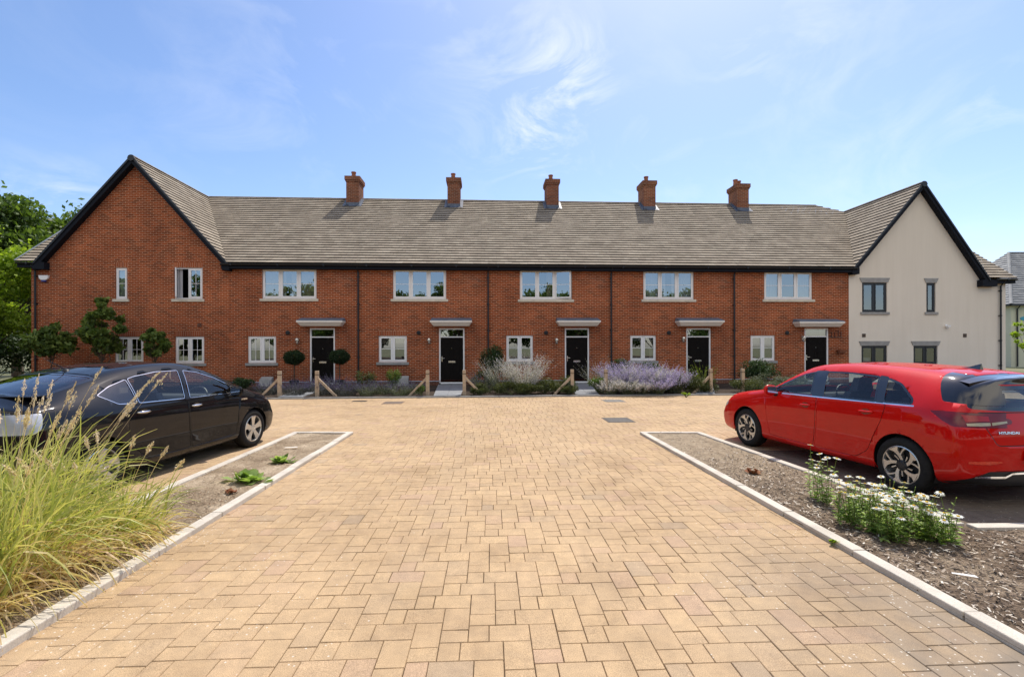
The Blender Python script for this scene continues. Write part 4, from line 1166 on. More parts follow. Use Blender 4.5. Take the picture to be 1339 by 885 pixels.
def side_filter(sgn, lim=0.10): return lambda f: f.normal.x * sgn > lim and f.calc_center_median().x * sgn > .35
def wheel(parent, x, y, r, width, sgn, style, name='wheel'):
    """sgn: outward direction in x"""
    t = MB(); h = width / 2; rr = r * 0.70
    prof = [(rr - .012, h - .012), (rr + .004, h - .004), (rr + .02, h), (r - .05, h + .002), (r - .02, h - .012), (r - .004, h - .03), (r, h - .055), (r, -h + .055), (r - .02, -h + .012), (rr, -h)]
    t.lathe([(a, x + sgn * b) for a, b in prof], 56, 'x', (0, y, r))
    w = t.build(name, M['tyre'], parent, smooth=True)
    w.data.set_sharp_from_angle(angle=R(35))
    c = MB(); c.lathe([(rr, x + sgn * (h - .008)), (rr - .014, x + sgn * (h - .004)), (rr - .020, x + sgn * (h - .02)), (rr - .03, x + sgn * -h * .5)], 56, 'x', (0, y, r))
    def pt(rad, ang, dx): return (x + sgn * (h + dx), y + rad * math.cos(ang), r + rad * math.sin(ang))
    def blade(r0, a0, w0, r1, a1, w1, d0, d1, th=.02, mb=c):
        def edge(rad, ang, wd, s): 
            return ang + s * wd / 2 / rad
        n = 5; P = []
        for k in range(n + 1):
            u = k / n; rad = r0 + (r1 - r0) * u; ang = a0 + (a1 - a0) * u; wd = w0 + (w1 - w0) * u; dd = d0 + (d1 - d0) * u
            P.append((rad, edge(rad, ang, wd, -1), edge(rad, ang, wd, 1), dd))
        for k in range(n):
            A, B = P[k], P[k + 1]
            a, b, c_, d = pt(A[0], A[1], A[3]), pt(B[0], B[1], B[3]), pt(B[0], B[2], B[3]), pt(A[0], A[2], A[3])
            a2, b2, c2, d2 = pt(A[0], A[1] - .01, A[3] - th), pt(B[0], B[1] - .01, B[3] - th), pt(B[0], B[2] + .01, B[3] - th), pt(A[0], A[2] + .01, A[3] - th)
            mb.quad(a, b, c_, d); mb.quad(a, b, b2, a2); mb.quad(d, c_, c2, d2)
    R_ = rr - .01
    if style == 'twist':
        for i in range(5):
            a = 2 * math.pi * i / 5 + .35
            blade(.055, a, .030, R_ * .78, a + sgn * .42, .050, -.022, -.008); blade(R_ * .78, a + sgn * .42, .050, R_, a + sgn * .50, .125, -.008, -.006)
            blade(R_ * .42, a + sgn * .22, .010, R_, a - sgn * .22, .026, -.020, -.006); blade(R_ * .25, a + .63, .010, R_ * .6, a + .63 + sgn * .12, .014, -.03, -.02)
    else:
        for i in range(5):
            a = 2 * math.pi * i / 5 + .3
            blade(.04, a, .055, R_ * .72, a, .085, -.016, -.012); blade(R_ * .72, a, .085, R_, a, .125, -.012, -.006)
    rim = c.build('rim', M['alloy'], w)
    b = MB(); b.lathe([(0, x + sgn * (h - .085)), (rr - .025, x + sgn * (h - .085))], 40, 'x', (0, y, r))
    for i in range(10):
        a = 2 * math.pi * i / 10; blade(.05, a + .1, .03, R_, a + .1, .02, -.075, -.06, mb=b)
    b.build('brake_backing', M['alloy_dark'], w)
    b = MB(); b.lathe([(.0, x + sgn * (h - .012)), (.03, x + sgn * (h - .012)), (.062, x + sgn * (h - .020)), (.075, x + sgn * (h - .05))], 24, 'x', (0, y, r))
    for i in range(5):
        a = 2 * math.pi * i / 5 + .35 + .62; cy, cz = y + .05 * math.cos(a), r + .05 * math.sin(a)
        b.lathe([(0, x + sgn * (h - .008)), (.009, x + sgn * (h - .008)), (.009, x + sgn * (h - .03))], 8, 'x', (0, cy, cz))
    b.build('hub', M['alloy_dark'] if style == 'twist' else M['alloy'], w, smooth=False)
    return w

def seat(parent, x, y, w=.46, bench=False):
    m = MB(); m.hexa([(x - w/2, y - .05, .42), (x + w/2, y - .05, .42), (x + w/2, y + .47, .44), (x - w/2, y + .47, .44)], [(x - w/2, y - .05, .56), (x + w/2, y - .05, .56), (x + w/2, y + .47, .60), (x - w/2, y + .47, .60)])
    m.hexa([(x - w/2 + .02, y - .1, .5), (x + w/2 - .02, y - .1, .5), (x + w/2 - .02, y + .06, .5), (x - w/2 + .02, y + .06, .5)], [(x - w/2 + .06, y - .32, 1.06), (x + w/2 - .06, y - .32, 1.06), (x + w/2 - .06, y - .22, 1.06), (x - w/2 + .06, y - .22, 1.06)])
    for hx in ([x] if not bench else [x - w * .3, x, x + w * .3]):
        m.hexa([(hx - .13, y - .37, 1.07), (hx + .13, y - .37, 1.07), (hx + .13, y - .24, 1.07), (hx - .13, y - .24, 1.07)], [(hx - .10, y - .38, 1.25), (hx + .10, y - .38, 1.25), (hx + .10, y - .29, 1.25), (hx - .10, y - .29, 1.25)])
        m.tube([(hx - .05, y - .3, 1.0), (hx - .05, y - .3, 1.1)], .01, 6); m.tube([(hx + .05, y - .3, 1.0), (hx + .05, y - .3, 1.1)], .01, 6)
    o = m.build('seat', M['seat'], parent, bevel=.035); return o

def mirror(parent, x, y, z, sgn, capm):
    m = MB(); cx = x + sgn * .10
    P = [];  # rounded housing by stacked sections across x
    secs = [(-.085, .045, .055, 0), (-.06, .062, .075, 0), (.0, .07, .085, .005), (.06, .062, .078, .01), (.10, .035, .05, .01)]
    n = 14; vs = []
    for (dx, ry, rz_, oz) in secs:
        for k in range(n):
            a = 2 * math.pi * k / n; yy = math.cos(a); yy = yy * ry if yy > 0 else yy * ry * .45
            vs.append((cx + sgn * dx, y + yy, z + oz + math.sin(a) * rz_))
    fs = [(i * n + k, i * n + (k + 1) % n, (i + 1) * n + (k + 1) % n, (i + 1) * n + k) for i in range(len(secs) - 1) for k in range(n)] + [tuple(range(n)), tuple(range((len(secs) - 1) * n, len(secs) * n))]
    m.add(vs, fs); o = m.build('mirror', capm, parent, smooth=True); o.data.set_sharp_from_angle(angle=R(50))
    m = MB(); m.tube([(x - sgn * .02, y + .0, z - .07), (cx, y + .01, z - .05)], [.028, .02], 8); m.build('mirror_arm', M['black'], o)
    m = MB(); m.add([(cx + sgn * dx, y - .034, z + dz) for dx, dz in ((-.07, -.05), (.08, -.04), (.085, .06), (-.065, .06))], [(0, 1, 2, 3)]); m.build('mirror_glass', M['chrome'], o)

from mathutils.bvhtree import BVHTree
_bvh = {}
def tree_of(bm):
    k = id(bm)
    if k not in _bvh: _bvh[k] = (BVHTree.FromBMesh(bm), bm)
    return _bvh[k][0]
def surf_x(bm, y, z, sgn=1):
    """outer half-width of the body at (y,z)"""
    h = tree_of(bm).ray_cast(Vector((sgn * 3, y, z)), Vector((-sgn, 0, 0)))[0]
    return abs(h.x) if h else .85

def handle(parent, bm, y, z, sgn, mat, tilt=0.0):
    x = surf_x(bm, y, z, sgn)
    m = MB(); n = 7; pts = []
    for i in range(n):
        t = i / (n - 1) - .5; pts.append((sgn * (x + .034 - .10 * t * t * 1.1), y + t * .20, z + t * tilt))
    m.tube(pts, [.009, .013, .014, .014, .014, .013, .009], 8)
    o = m.build('door_handle', mat, parent, smooth=True)
    q = MB(); q.lathe([(0, 0), (.05, 0)], 16, 'x', (0, 0, 0)); 
    q.v = [(sgn * (x + .004), y + .0 + v[1] * 1.4, z - .004 + v[2] * .75) for v in q.v]
    q.build('handle_cup', M['gloss_black'] if mat is not M['red'] else M['lamp_dark'], o)
    return o

def make_car(spec, label, loc, rotz):
    t = thing(spec['name'], label, 'car', loc, rotz)
    bm = body_bm(spec['stations'], spec['fcap'], spec['rcap']); C = Cutter(bm)
    fy, ry, wr = spec['fy'], spec['ry'], spec['wr']; pm = spec['paint']
    # wheel arches
    for sgn in (1, -1):
        for wy in (fy, ry):
            ar = wr + spec['arch']
            circ = [(wy + ar * math.cos(a), wr + .005 + ar * math.sin(a)) for a in np.linspace(0, 2 * math.pi, 41)[:-1]]
            fs = C.cut(circ, (1, 2), lambda f, s=sgn: f.calc_center_median().x * s > .5, 90)
            lip = [(wy + (ar + .035) * math.cos(a), wr + .005 + (ar + .035) * math.sin(a)) for a in np.linspace(0, 2 * math.pi, 41)[:-1]]
    bmesh.ops.delete(bm, geom=[f for f in bm.faces if f[C.lay] == 90], context='FACES')
    pid = 1; parts = []
    for sgn in (1, -1):
        flt = side_filter(sgn)
        for (key, poly, mat, ins, glassm) in spec['side_windows']:
            pp = rounded(poly, ins)
            C.cut(pp, (1, 2), flt, pid); tr = pid
            inner = offset_poly(pp, spec.get('trim_w', .022)); C.cut(inner, (1, 2), flt, pid + 1, only=(pid,))
            parts.append((pid, 'window_trim', mat, -0.001)); parts.append((pid + 1, key, glassm, 0.006)); pid += 2
        for (key, poly, mat) in spec['side_panels']:
            C.cut(rounded(poly, .02), (1, 2), flt, pid); parts.append((pid, key, mat, 0.0)); pid += 1
        for (key, poly, rr_) in spec['doors']:
            pp = rounded(poly, rr_, 5)
            C.cut(pp, (1, 2), flt, pid); C.cut(offset_poly(pp, .0065), (1, 2), flt, pid + 1, only=(pid,))
            parts.append((pid, 'shut_line', M['black'], 0.010)); parts.append((pid + 1, key, pm, 0.0)); pid += 2
    for (key, poly, ax, filt, mat, inner_mat, w_) in spec['ends']:
        pp = rounded(poly, .02 if inner_mat is None else .05)
        C.cut(pp, ax, filt, pid)
        if inner_mat:
            C.cut(offset_poly(pp, w_), ax, filt, pid + 1, only=(pid,)); parts.append((pid, key + '_trim' if mat is not M['black'] else 'shut_line', mat, 0.001)); parts.append((pid + 1, key, inner_mat, 0.005)); pid += 2
        else: parts.append((pid, key, mat, 0.0)); pid += 1
    bm.normal_update()
    C.extract(0, 'body', pm, t, shell_=.012)
    # doors carry their handles
    made = {}
    for (i, key, mat, push) in parts:
        o = C.extract(i, key, mat, t, push)
        if o: made.setdefault(key, []).append(o)
    for key, hy, hz_, tl in spec['handles']:
        for o, sgn in zip(made.get(key, []), (1, -1)): handle(o, bm, hy, hz_, sgn, spec['handle_mat'], tl)
    # wheels, wells
    for sgn in (1, -1):
        for wy in (fy, ry):
            xw = sgn * (spec['track'] / 2)
            wheel(t, xw, wy, wr, spec['ww'], sgn, spec['style'])
    for sgn in (1, -1):
        for wy in (fy, ry):
            m = MB(); ar = wr + spec['arch'] + .004; prev = None
            xo = sgn * (spec['half'] - .035); xi = sgn * .50
            for a in np.linspace(-.35, math.pi + .35, 26):
                cur = ((xo, wy + ar * math.cos(a), wr + .005 + ar * math.sin(a)), (xi, wy + ar * math.cos(a), wr + .005 + ar * math.sin(a)))
                if prev: m.quad(prev[0], cur[0], cur[1], prev[1])
                prev = cur
            m.poly([(xi, wy + ar * math.cos(a), max(.17, wr + ar * math.sin(a))) for a in np.linspace(0, 2 * math.pi, 20)[:-1]])
            m.build('wheel_well', M['black'], t)
    # cabin
    m = MB(); m.box(-.70, .70, -1.75, 1.0, .30, .36); m.box(-.72, .72, .62, 1.05, .36, .90); m.hexa([(-.70, .55, .80), (.70, .55, .80), (.70, 1.05, .80), (-.70, 1.05, .80)], [(-.66, .66, .93), (.66, .66, .93), (.66, 1.05, .93), (-.66, 1.05, .93)])
    m.box(-.70, -.68, -1.75, .7, .36, .88); m.box(.68, .70, -1.75, .7, .36, .88); m.box(-.62, .62, -1.78, -1.22, .36, .84)
    m.build('cabin', M['cabin'], t)
    for x in (-.36, .36): seat(t, x, spec['seat_y'])
    seat(t, 0, spec['seat_y'] - .82, 1.2, True)
    m = MB(); sx = .36; cy, cz = spec['seat_y'] + .62, .90; pts = []
    for k in range(25):
        a = 2 * math.pi * k / 24; pts.append((sx + .18 * math.cos(a), cy + .18 * math.sin(a) * .35, cz + .18 * math.sin(a) * .93))
    m.tube(pts, .014, 6, cap=False); m.tube([(sx, cy, cz), (sx, cy + .25, cz - .12)], .03, 6); m.tube([(sx - .17, cy, cz), (sx + .17, cy, cz)], .015, 6)
    m.build('steering_wheel', M['black'], t)
    for sgn in (1, -1): mirror(t, sgn * spec['mir'][0], spec['mir'][1], spec['mir'][2], sgn, pm)
    return t, bm

def stn(y, rows, dys=None):
    """rows: 8 pairs (x,z) bottom to roof centre"""
    return [(x, y + (dys[i] if dys else 0), z) for i, (x, z) in enumerate(rows)]

# --- red hatchback
S = [
 stn(2.06, [(.66, .20), (.74, .24), (.79, .42), (.76, .60), (.66, .70), (.46, .745), (.24, .765), (0, .77)], [-.02, 0, .02, .0, -.03, .0, .01, .02]),
 stn(1.86, [(.70, .18), (.80, .22), (.865, .42), (.855, .62), (.79, .775), (.55, .835), (.28, .855), (0, .86)]),
 stn(1.45, [(.72, .17), (.83, .21), (.893, .42), (.895, .64), (.835, .865), (.60, .925), (.30, .945), (0, .95)]),
 stn(1.10, [(.72, .17), (.83, .21), (.888, .42), (.893, .66), (.85, .91), (.64, .975), (.32, 1.0), (0, 1.01)]),
 stn(0.92, [(.72, .17), (.83, .21), (.880, .42), (.888, .67), (.85, .935), (.68, 1.02), (.34, 1.055), (0, 1.065)]),
 stn(0.60, [(.72, .17), (.83, .21), (.872, .42), (.885, .68), (.848, .955), (.70, 1.17), (.36, 1.22), (0, 1.235)]),
 stn(0.22, [(.72, .17), (.83, .21), (.868, .42), (.882, .69), (.848, .965), (.635, 1.345), (.33, 1.395), (0, 1.405)]),
 stn(-.20, [(.72, .17), (.83, .21), (.868, .42), (.882, .70), (.848, .975), (.605, 1.398), (.31, 1.445), (0, 1.455)]),
 stn(-.70, [(.72, .17), (.83, .21), (.870, .42), (.883, .71), (.850, .985), (.595, 1.398), (.31, 1.446), (0, 1.456)]),
 stn(-1.10, [(.72, .17), (.83, .21), (.882, .42), (.892, .72), (.855, 1.0), (.590, 1.378), (.31, 1.43), (0, 1.44)]),
 stn(-1.40, [(.72, .18), (.83, .22), (.892, .42), (.900, .74), (.858, 1.01), (.585, 1.352), (.31, 1.408), (0, 1.42)]),
 stn(-1.68, [(.70, .20), (.82, .24), (.885, .44), (.893, .75), (.835, 1.02), (.575, 1.318), (.31, 1.375), (0, 1.39)]),
 stn(-1.88, [(.66, .24), (.78, .28), (.85, .46), (.86, .76), (.775, 1.02), (.575, 1.27), (.31, 1.335), (0, 1.35)], [.02, 0, -.02, -.03, 0.02, .10, .09, .08]),
]
fc = [(.80, .09, 0), (.5, .16, 0), (0.001, .18, 0)]
rc = [(.86, -.085, 0), (.62, -.135, 0), (.3, -.16, 0), (0.001, -.165, 0)]
rear_f = lambda f: f.normal.y < -.35 and f.calc_center_median().y < -1.6 and f.calc_center_median().z > .2
side_rear = lambda f: f.calc_center_median().y < -1.3 and not rear_f(f)
red_spec = dict(name='parked_car', stations=S, fcap=fc, rcap=rc, fy=1.325, ry=-1.325, wr=.316, arch=.038, track=1.58, ww=.215, half=.895, paint=M['red'], style='twist', seat_y=-.02,
    handle_mat=M['red'], mir=(.86, .66, 1.0), trim_w=.020,
    side_windows=[
        ('side_window', [(.86, .975), (.60, 1.105), (.26, 1.275), (.07, 1.322), (.0, .983)], M['gloss_black'], .03, M['car_glass']),
        ('side_window', [(-.19, .987), (-.11, 1.332), (-.50, 1.335), (-.90, 1.308), (-.99, .998)], M['gloss_black'], .03, M['car_glass']),
        ('quarter_window', [(-1.075, 1.002), (-.995, 1.30), (-1.20, 1.245), (-1.42, 1.085), (-1.43, 1.02)], M['gloss_black'], .045, M['car_glass']),
    ],
    side_panels=[
        ('window_pillar', [(.09, 1.33), (-.125, 1.338), (-.205, .984), (-.0, .980)], M['gloss_black']),
        ('window_pillar', [(-.89, 1.318), (-1.01, 1.305), (-1.09, 1.0), (-.98, .998)], M['gloss_black']),
        ('belt_trim', [(.92, .950), (.92, .966), (-.2, .984), (-1.45, 1.016), (-1.45, 1.0), (-.2, .968)], M['chrome']),
        ('rear_pillar_trim', [(-1.52, 1.40), (-1.585, 1.27), (-1.70, 1.09), (-2.1, 1.05), (-2.1, 1.40)], M['gloss_black']),
        ('tail_light', [(-1.62, .985), (-1.75, .90), (-1.86, .845), (-2.15, .845), (-2.15, .985), (-1.8, .995)], M['lamp_dark']),
        ('fuel_flap', [(-1.33, .93), (-1.35, .80), (-1.44, .775), (-1.53, .80), (-1.55, .93)], M['red']),
        ('headlight', [(1.85, .70), (2.0, .73), (2.3, .70), (2.3, .60), (2.0, .60), (1.9, .64)], M['headlamp']),
        ('lower_trim', [(1.0, .15), (1.0, .235), (-.95, .235), (-.95, .15)], M['red']),
    ],
    doors=[('front_door', [(.90, .955), (.86, .60), (.80, .29), (-.04, .27), (-.10, .60), (-.105, .972)], .04),
           ('rear_door', [(-.125, .972), (-.12, .60), (-.06, .27), (-.72, .28), (-.90, .40), (-.99, .60), (-1.09, .80), (-1.13, .998)], .05)],
    ends=[
        ('spoiler', [(-.66, 1.275), (-.66, 1.5), (.66, 1.5), (.66, 1.275)], (0, 2), lambda f: f.calc_center_median().y < -1.72 and f.calc_center_median().z > 1.2, M['gloss_black'], None, 0),
        ('rear_window', [(-.74, 1.03), (-.58, 1.262), (.58, 1.262), (.74, 1.03), (.35, 1.005), (-.35, 1.005)], (0, 2), rear_f, M['gloss_black'], M['privacy'], .04),
        ('tail_light', [(-.95, .985), (-.95, .845), (-.62, .85), (-.36, .885), (-.36, .925), (-.6, .975)], (0, 2), rear_f, M['lamp_dark'], None, 0),
        ('tail_light', [(.95, .985), (.95, .845), (.62, .85), (.36, .885), (.36, .925), (.6, .975)], (0, 2), rear_f, M['lamp_dark'], None, 0),
        ('tailgate', [(-.70, 1.0), (.70, 1.0), (.66, .845), (.56, .66), (-.56, .66), (-.66, .845)], (0, 2), rear_f, M['black'], M['red'], .008),
        ('rear_valance', [(-.80, .20), (-.80, .30), (-.62, .40), (.62, .40), (.80, .30), (.80, .20)], (0, 2), lambda f: f.calc_center_median().y < -1.7, M['black'], None, 0),
        ('windscreen', [(-.70, .98), (-.66, .56), (-.60, .24), (.60, .24), (.66, .56), (.70, .98)], (0, 1), lambda f: f.normal.z > .3 and f.calc_center_median().z > 1.0, M['gloss_black'], M['car_glass'], .03),
    ],
    handles=[('front_door', .08, .845, -.006), ('rear_door', -.88, .875, -.006)])
cc = Vector((4.08, 6.55, 0)); hd = math.atan2(.49, 2.42)
rx, ry_ = math.cos(hd), math.sin(hd)   # right-hand side direction of the car
ax_, ay_ = gp(977, 583); bx_, by_ = gp(1177, 643.5)
mid = Vector(((ax_ + bx_) / 2, (ay_ + by_) / 2, 0)); hv = Vector((ax_ - bx_, ay_ - by_, 0)); hv.normalize()
rot = math.atan2(hv.y, hv.x) - math.pi / 2; rt = Vector((hv.y, -hv.x, 0))
red_loc = mid + rt * .88
red, rbm = make_car(red_spec, 'glossy red hatchback parked on the right, seen from its rear left corner', tuple(red_loc), rot)
# lamp details, reflectors, badge, plate, aerial
def rear_y(bm, x, z):
    h = tree_of(bm).ray_cast(Vector((x, -5, z)), Vector((0, 1, 0)))[0]
    return h.y if h else -2.0
def rear_strip(name, parent, bm, pts, mat, off=.004, nx=8):
    """patch of quads lying on the tail: pts = [(x, zlow, zhigh), ...]"""
    m = MB(); prev = None
    for i in range(len(pts) - 1):
        for k in range(nx + (1 if i == len(pts) - 2 else 0)):
            t_ = k / nx; x, zl_, zh_ = [pts[i][q] * (1 - t_) + pts[i + 1][q] * t_ for q in range(3)]
            cur = ((x, rear_y(bm, x, zl_) - off, zl_), (x, rear_y(bm, x, zh_) - off, zh_))
            if prev: m.quad(prev[0], cur[0], cur[1], prev[1])
            prev = cur
    return m.build(name, mat, parent, smooth=True)
tails = [o for o in red.children if o.name.startswith('tail_light')]
for s in (1, -1):
    tl = [o for o in tails if o.data.vertices and (sum(v.co.x for v in o.data.vertices) / len(o.data.vertices)) * s > 0][-1]
    rear_strip('clear_lens', tl, rbm, [(s * .80, .862, .885), (s * .70, .862, .895), (s * .60, .868, .897)], M['lamp_clear'])
    rear_strip('clear_lens', tl, rbm, [(s * .585, .868, .897), (s * .5, .880, .905), (s * .42, .893, .912)], M['lamp_clear'])
    rear_strip('red_lens', tl, rbm, [(s * .80, .90, .97), (s * .70, .91, .965), (s * .60, .91, .96)], M['lamp_red'])
    rear_strip('reflector', red, rbm, [(s * .80, .475, .50), (s * .62, .472, .51), (s * .50, .49, .505)], M['reflector'])
    rear_strip('chrome_trim', red, rbm, [(s * .74, .325, .345), (s * .70, .33, .352), (s * .46, .33, .352), (s * .38, .37, .39), (s * .2, .37, .39)], M['chrome'], off=.012)
def text_obj(name, body, size, mat, parent, loc, rot, extrude=.003, sx=1.0):
    cu = bpy.data.curves.new(name, 'FONT'); cu.body = body; cu.size = size; cu.extrude = extrude; cu.align_x = 'CENTER'; cu.offset = size * .025
    tmp = bpy.data.objects.new(name, cu); col.objects.link(tmp)
    dg = bpy.context.evaluated_depsgraph_get(); me = bpy.data.meshes.new_from_object(tmp.evaluated_get(dg)); bpy.data.objects.remove(tmp)
    me.materials.clear(); me.materials.append(mat)
    o = bpy.data.objects.new(name, me); col.objects.link(o); o.parent = parent; o.location = loc; o.rotation_euler = rot; o.scale = (sx, 1, 1); return o
by = rear_y(rbm, -.45, .79)
text_obj('badge', 'HYUNDAI', .036, M['chrome'], red, (-.43, rear_y(rbm, -.43, .80) - .006, .785), (R(80), 0, R(-9)), sx=1.35)
m = MB(); yy = rear_y(rbm, 0, .55) - .012; m.box(-.26, .26, yy - .004, yy, .50, .61); m.build('number_plate', simple('plate_yellow', (0.6, 0.45, 0.03), .4, var=.03), red)
m = MB(); m.prism([(.0, -1.30, 1.415), (0, -1.52, 1.400), (0, -1.50, 1.475), (0, -1.46, 1.478)], (.02, 0, 0)); m.v = [(v[0] - .01 + (.0), v[1], v[2]) for v in m.v]
m2 = MB(); m2.hexa([(-.035, -1.52, 1.395), (.035, -1.52, 1.395), (.02, -1.27, 1.42), (-.02, -1.27, 1.42)], [(-.008, -1.515, 1.478), (.008, -1.515, 1.478), (.004, -1.40, 1.44), (-.004, -1.40, 1.44)])
m2.build('roof_aerial', M['gloss_black'], red, bevel=.004)
# spoiler lip: projecting blade above the rear window
m = MB(); prev = None
for i in range(33):
    x = -.585 + 1.17 * i / 32; e = (abs(x) / .585) ** 3 * .05
    cur = [(x, -1.64 + e * .3, 1.386 - e * 1.3), (x, -1.86 + e, 1.338 - e * 1.1), (x, -1.86 + e, 1.312 - e * 1.1), (x, -1.74 + e, 1.29 - e)]
    if prev:
        for k in range(4): m.quad(prev[k], cur[k], cur[(k + 1) % 4], prev[(k + 1) % 4])
    prev = cur
sp = m.build('spoiler', M['gloss_black'], red, smooth=True); sp.data.set_sharp_from_angle(angle=R(40))
m = MB(); m.box(-.16, .16, -1.866, -1.858, 1.318, 1.332); m.build('brake_light', M['lamp_red'], sp)
_bvh.clear(); rbm.free()

# --- dark liftback
S = [
 stn(2.02, [(.62, .20), (.70, .24), (.76, .42), (.74, .58), (.66, .70), (.46, .745), (.24, .77), (0, .775)], [-.03, 0, .02, .0, -.04, .0, .02, .03]),
 stn(1.84, [(.68, .17), (.78, .21), (.835, .42), (.83, .62), (.755, .79), (.54, .855), (.28, .88), (0, .885)]),
 stn(1.50, [(.70, .16), (.80, .20), (.865, .42), (.868, .64), (.80, .875), (.60, .955), (.30, .985), (0, .99)]),
 stn(1.20, [(.70, .16), (.80, .20), (.862, .42), (.868, .66), (.82, .915), (.64, 1.045), (.32, 1.08), (0, 1.09)]),
 stn(0.90, [(.70, .16), (.80, .20), (.855, .42), (.862, .68), (.825, .94), (.66, 1.17), (.34, 1.215), (0, 1.23)]),
 stn(0.55, [(.70, .16), (.80, .20), (.850, .42), (.860, .69), (.825, .95), (.635, 1.31), (.33, 1.365), (0, 1.38)]),
 stn(0.15, [(.70, .16), (.80, .20), (.850, .42), (.860, .70), (.825, .955), (.60, 1.405), (.31, 1.46), (0, 1.475)]),
 stn(-.30, [(.70, .16), (.80, .20), (.850, .42), (.860, .71), (.825, .965), (.59, 1.42), (.31, 1.475), (0, 1.49)]),
 stn(-.80, [(.70, .16), (.80, .20), (.855, .42), (.863, .72), (.825, .98), (.58, 1.375), (.31, 1.43), (0, 1.445)]),
 stn(-1.20, [(.70, .17), (.80, .21), (.865, .42), (.870, .74), (.82, 1.0), (.57, 1.30), (.31, 1.355), (0, 1.37)]),
 stn(-1.55, [(.69, .19), (.79, .23), (.862, .43), (.867, .76), (.805, 1.02), (.57, 1.215), (.31, 1.27), (0, 1.285)]),
 stn(-1.85, [(.66, .22), (.76, .26), (.84, .45), (.845, .78), (.78, 1.02), (.58, 1.13), (.31, 1.185), (0, 1.20)]),
 stn(-2.02, [(.63, .25), (.73, .29), (.80, .47), (.805, .78), (.75, 1.0), (.60, 1.075), (.31, 1.12), (0, 1.13)], [.04, .02, 0, -.02, 0, 0, 0, 0]),
]
fc = [(.80, .10, 0), (.5, .18, 0), (0.001, .21, 0)]
rc = [(.86, -.06, 0), (.60, -.10, 0), (.3, -.12, 0), (0.001, -.125, 0)]
rear_f2 = lambda f: f.normal.y < -.35 and f.calc_center_median().y < -1.9
dark_spec = dict(name='parked_car', stations=S, fcap=fc, rcap=rc, fy=1.35, ry=-1.35, wr=.316, arch=.035, track=1.52, ww=.205, half=.868, paint=M['navy'], style='five', seat_y=.05,
    handle_mat=M['chrome'], mir=(.85, .78, .985), trim_w=.007,
    side_windows=[
        ('quarter_window', [(1.13, .972), (.98, 1.045), (.90, 1.08), (.90, .965)], M['chrome'], .015, M['car_glass']),
        ('side_window', [(.875, .965), (.875, 1.09), (.60, 1.225), (.30, 1.325), (.06, 1.365), (-.01, .972)], M['chrome'], .03, M['car_glass']),
        ('side_window', [(-.10, .975), (-.03, 1.368), (-.40, 1.365), (-.72, 1.325), (-.83, 1.30), (-.83, .995)], M['chrome'], .03, M['car_glass']),
        ('quarter_window', [(-.85, .997), (-.85, 1.295), (-1.10, 1.225), (-1.30, 1.135), (-1.10, 1.01)], M['chrome'], .03, M['privacy']),
    ],
    side_panels=[
        ('headlight', [(1.72, .80), (1.95, .76), (2.3, .70), (2.3, .55), (2.02, .55), (1.95, .66)], M['headlamp']),
        ('tail_light', [(-1.92, 1.02), (-1.97, .86), (-2.02, .82), (-2.3, .82), (-2.3, 1.02)], M['tail_clear']),
    ],
    doors=[('front_door', [(1.02, .955), (.96, .62), (.92, .30), (.0, .28), (-.05, .60), (-.055, .960)], .04),
           ('rear_door', [(-.075, .960), (-.07, .60), (-.02, .28), (-.72, .29), (-.92, .44), (-1.02, .62), (-1.02, .985)], .05)],
    ends=[
        ('rear_window', [(-.56, -1.15), (.56, -1.15), (.56, -1.84), (-.56, -1.84)], (0, 1), lambda f: f.normal.z > .3 and f.calc_center_median().z > 1.0, M['gloss_black'], M['privacy'], .03),
        ('windscreen', [(-.68, 1.32), (-.64, .80), (-.58, .28), (.58, .28), (.64, .80), (.68, 1.32)], (0, 1), lambda f: f.normal.z > .3 and f.calc_center_median().z > .98, M['gloss_black'], M['car_glass'], .03),
        ('bonnet', [(-.66, 1.36), (-.60, 1.92), (-.3, 2.04), (.3, 2.04), (.60, 1.92), (.66, 1.36)], (0, 1), lambda f: f.normal.z > .3 and f.calc_center_median().z > .7, M['black'], M['navy'], .007),
        ('bumper_grille', [(-.5, .22), (.5, .22), (.55, .36), (-.55, .36)], (0, 2), lambda f: f.normal.y > .35, M['black'], None, 0),
        ('tail_panel', [(-.62, .85), (.62, .85), (.62, 1.04), (-.62, 1.04)], (0, 2), rear_f2, M['privacy'], None, 0),
    ],
    handles=[('front_door', .08, .865, 0), ('rear_door', -.80, .885, 0)])
ax_, ay_ = gp(331, 584); hv = Vector((.10, 1, 0)).normalized(); rt = Vector((hv.y, -hv.x, 0))
fpt = Vector((ax_, ay_, 0)); mid = fpt - hv * 1.35 ; dark_loc = mid - rt * .85
rot = math.atan2(hv.y, hv.x) - math.pi / 2
dark, dbm = make_car(dark_spec, 'dark grey liftback with silver wheels parked on the left behind tall grass', tuple(dark_loc), rot)
text_obj('badge', 'HYBRID', .035, M['chrome'], dark, (surf_x(dbm, 1.12, .80) + .004, 1.10, .83), (R(90), 0, R(90)), sx=1.2)
m = MB(); m.lathe([(0, .03), (.03, .02), (.045, 0), (0, 0)], 12); m.tube([(0, .0, .015), (0, -.26, .16)], [.006, .003], 6)
o = m.build('roof_aerial', M['black'], dark); o.location = (0, -1.0, 1.405)
m = MB(); m.box(-.62, .62, -1.90, -1.72, 1.17, 1.185); m.build('spoiler', M['navy'], dark, bevel=.006)
m = MB(); yy = rear_y(dbm, 0, .6) - .012; m.box(-.26, .26, yy - .004, yy, .58, .69); m.build('number_plate', simple('plate_yellow', (0.6, 0.45, 0.03), .4, var=.03), dark)
_bvh.clear(); dbm.free()
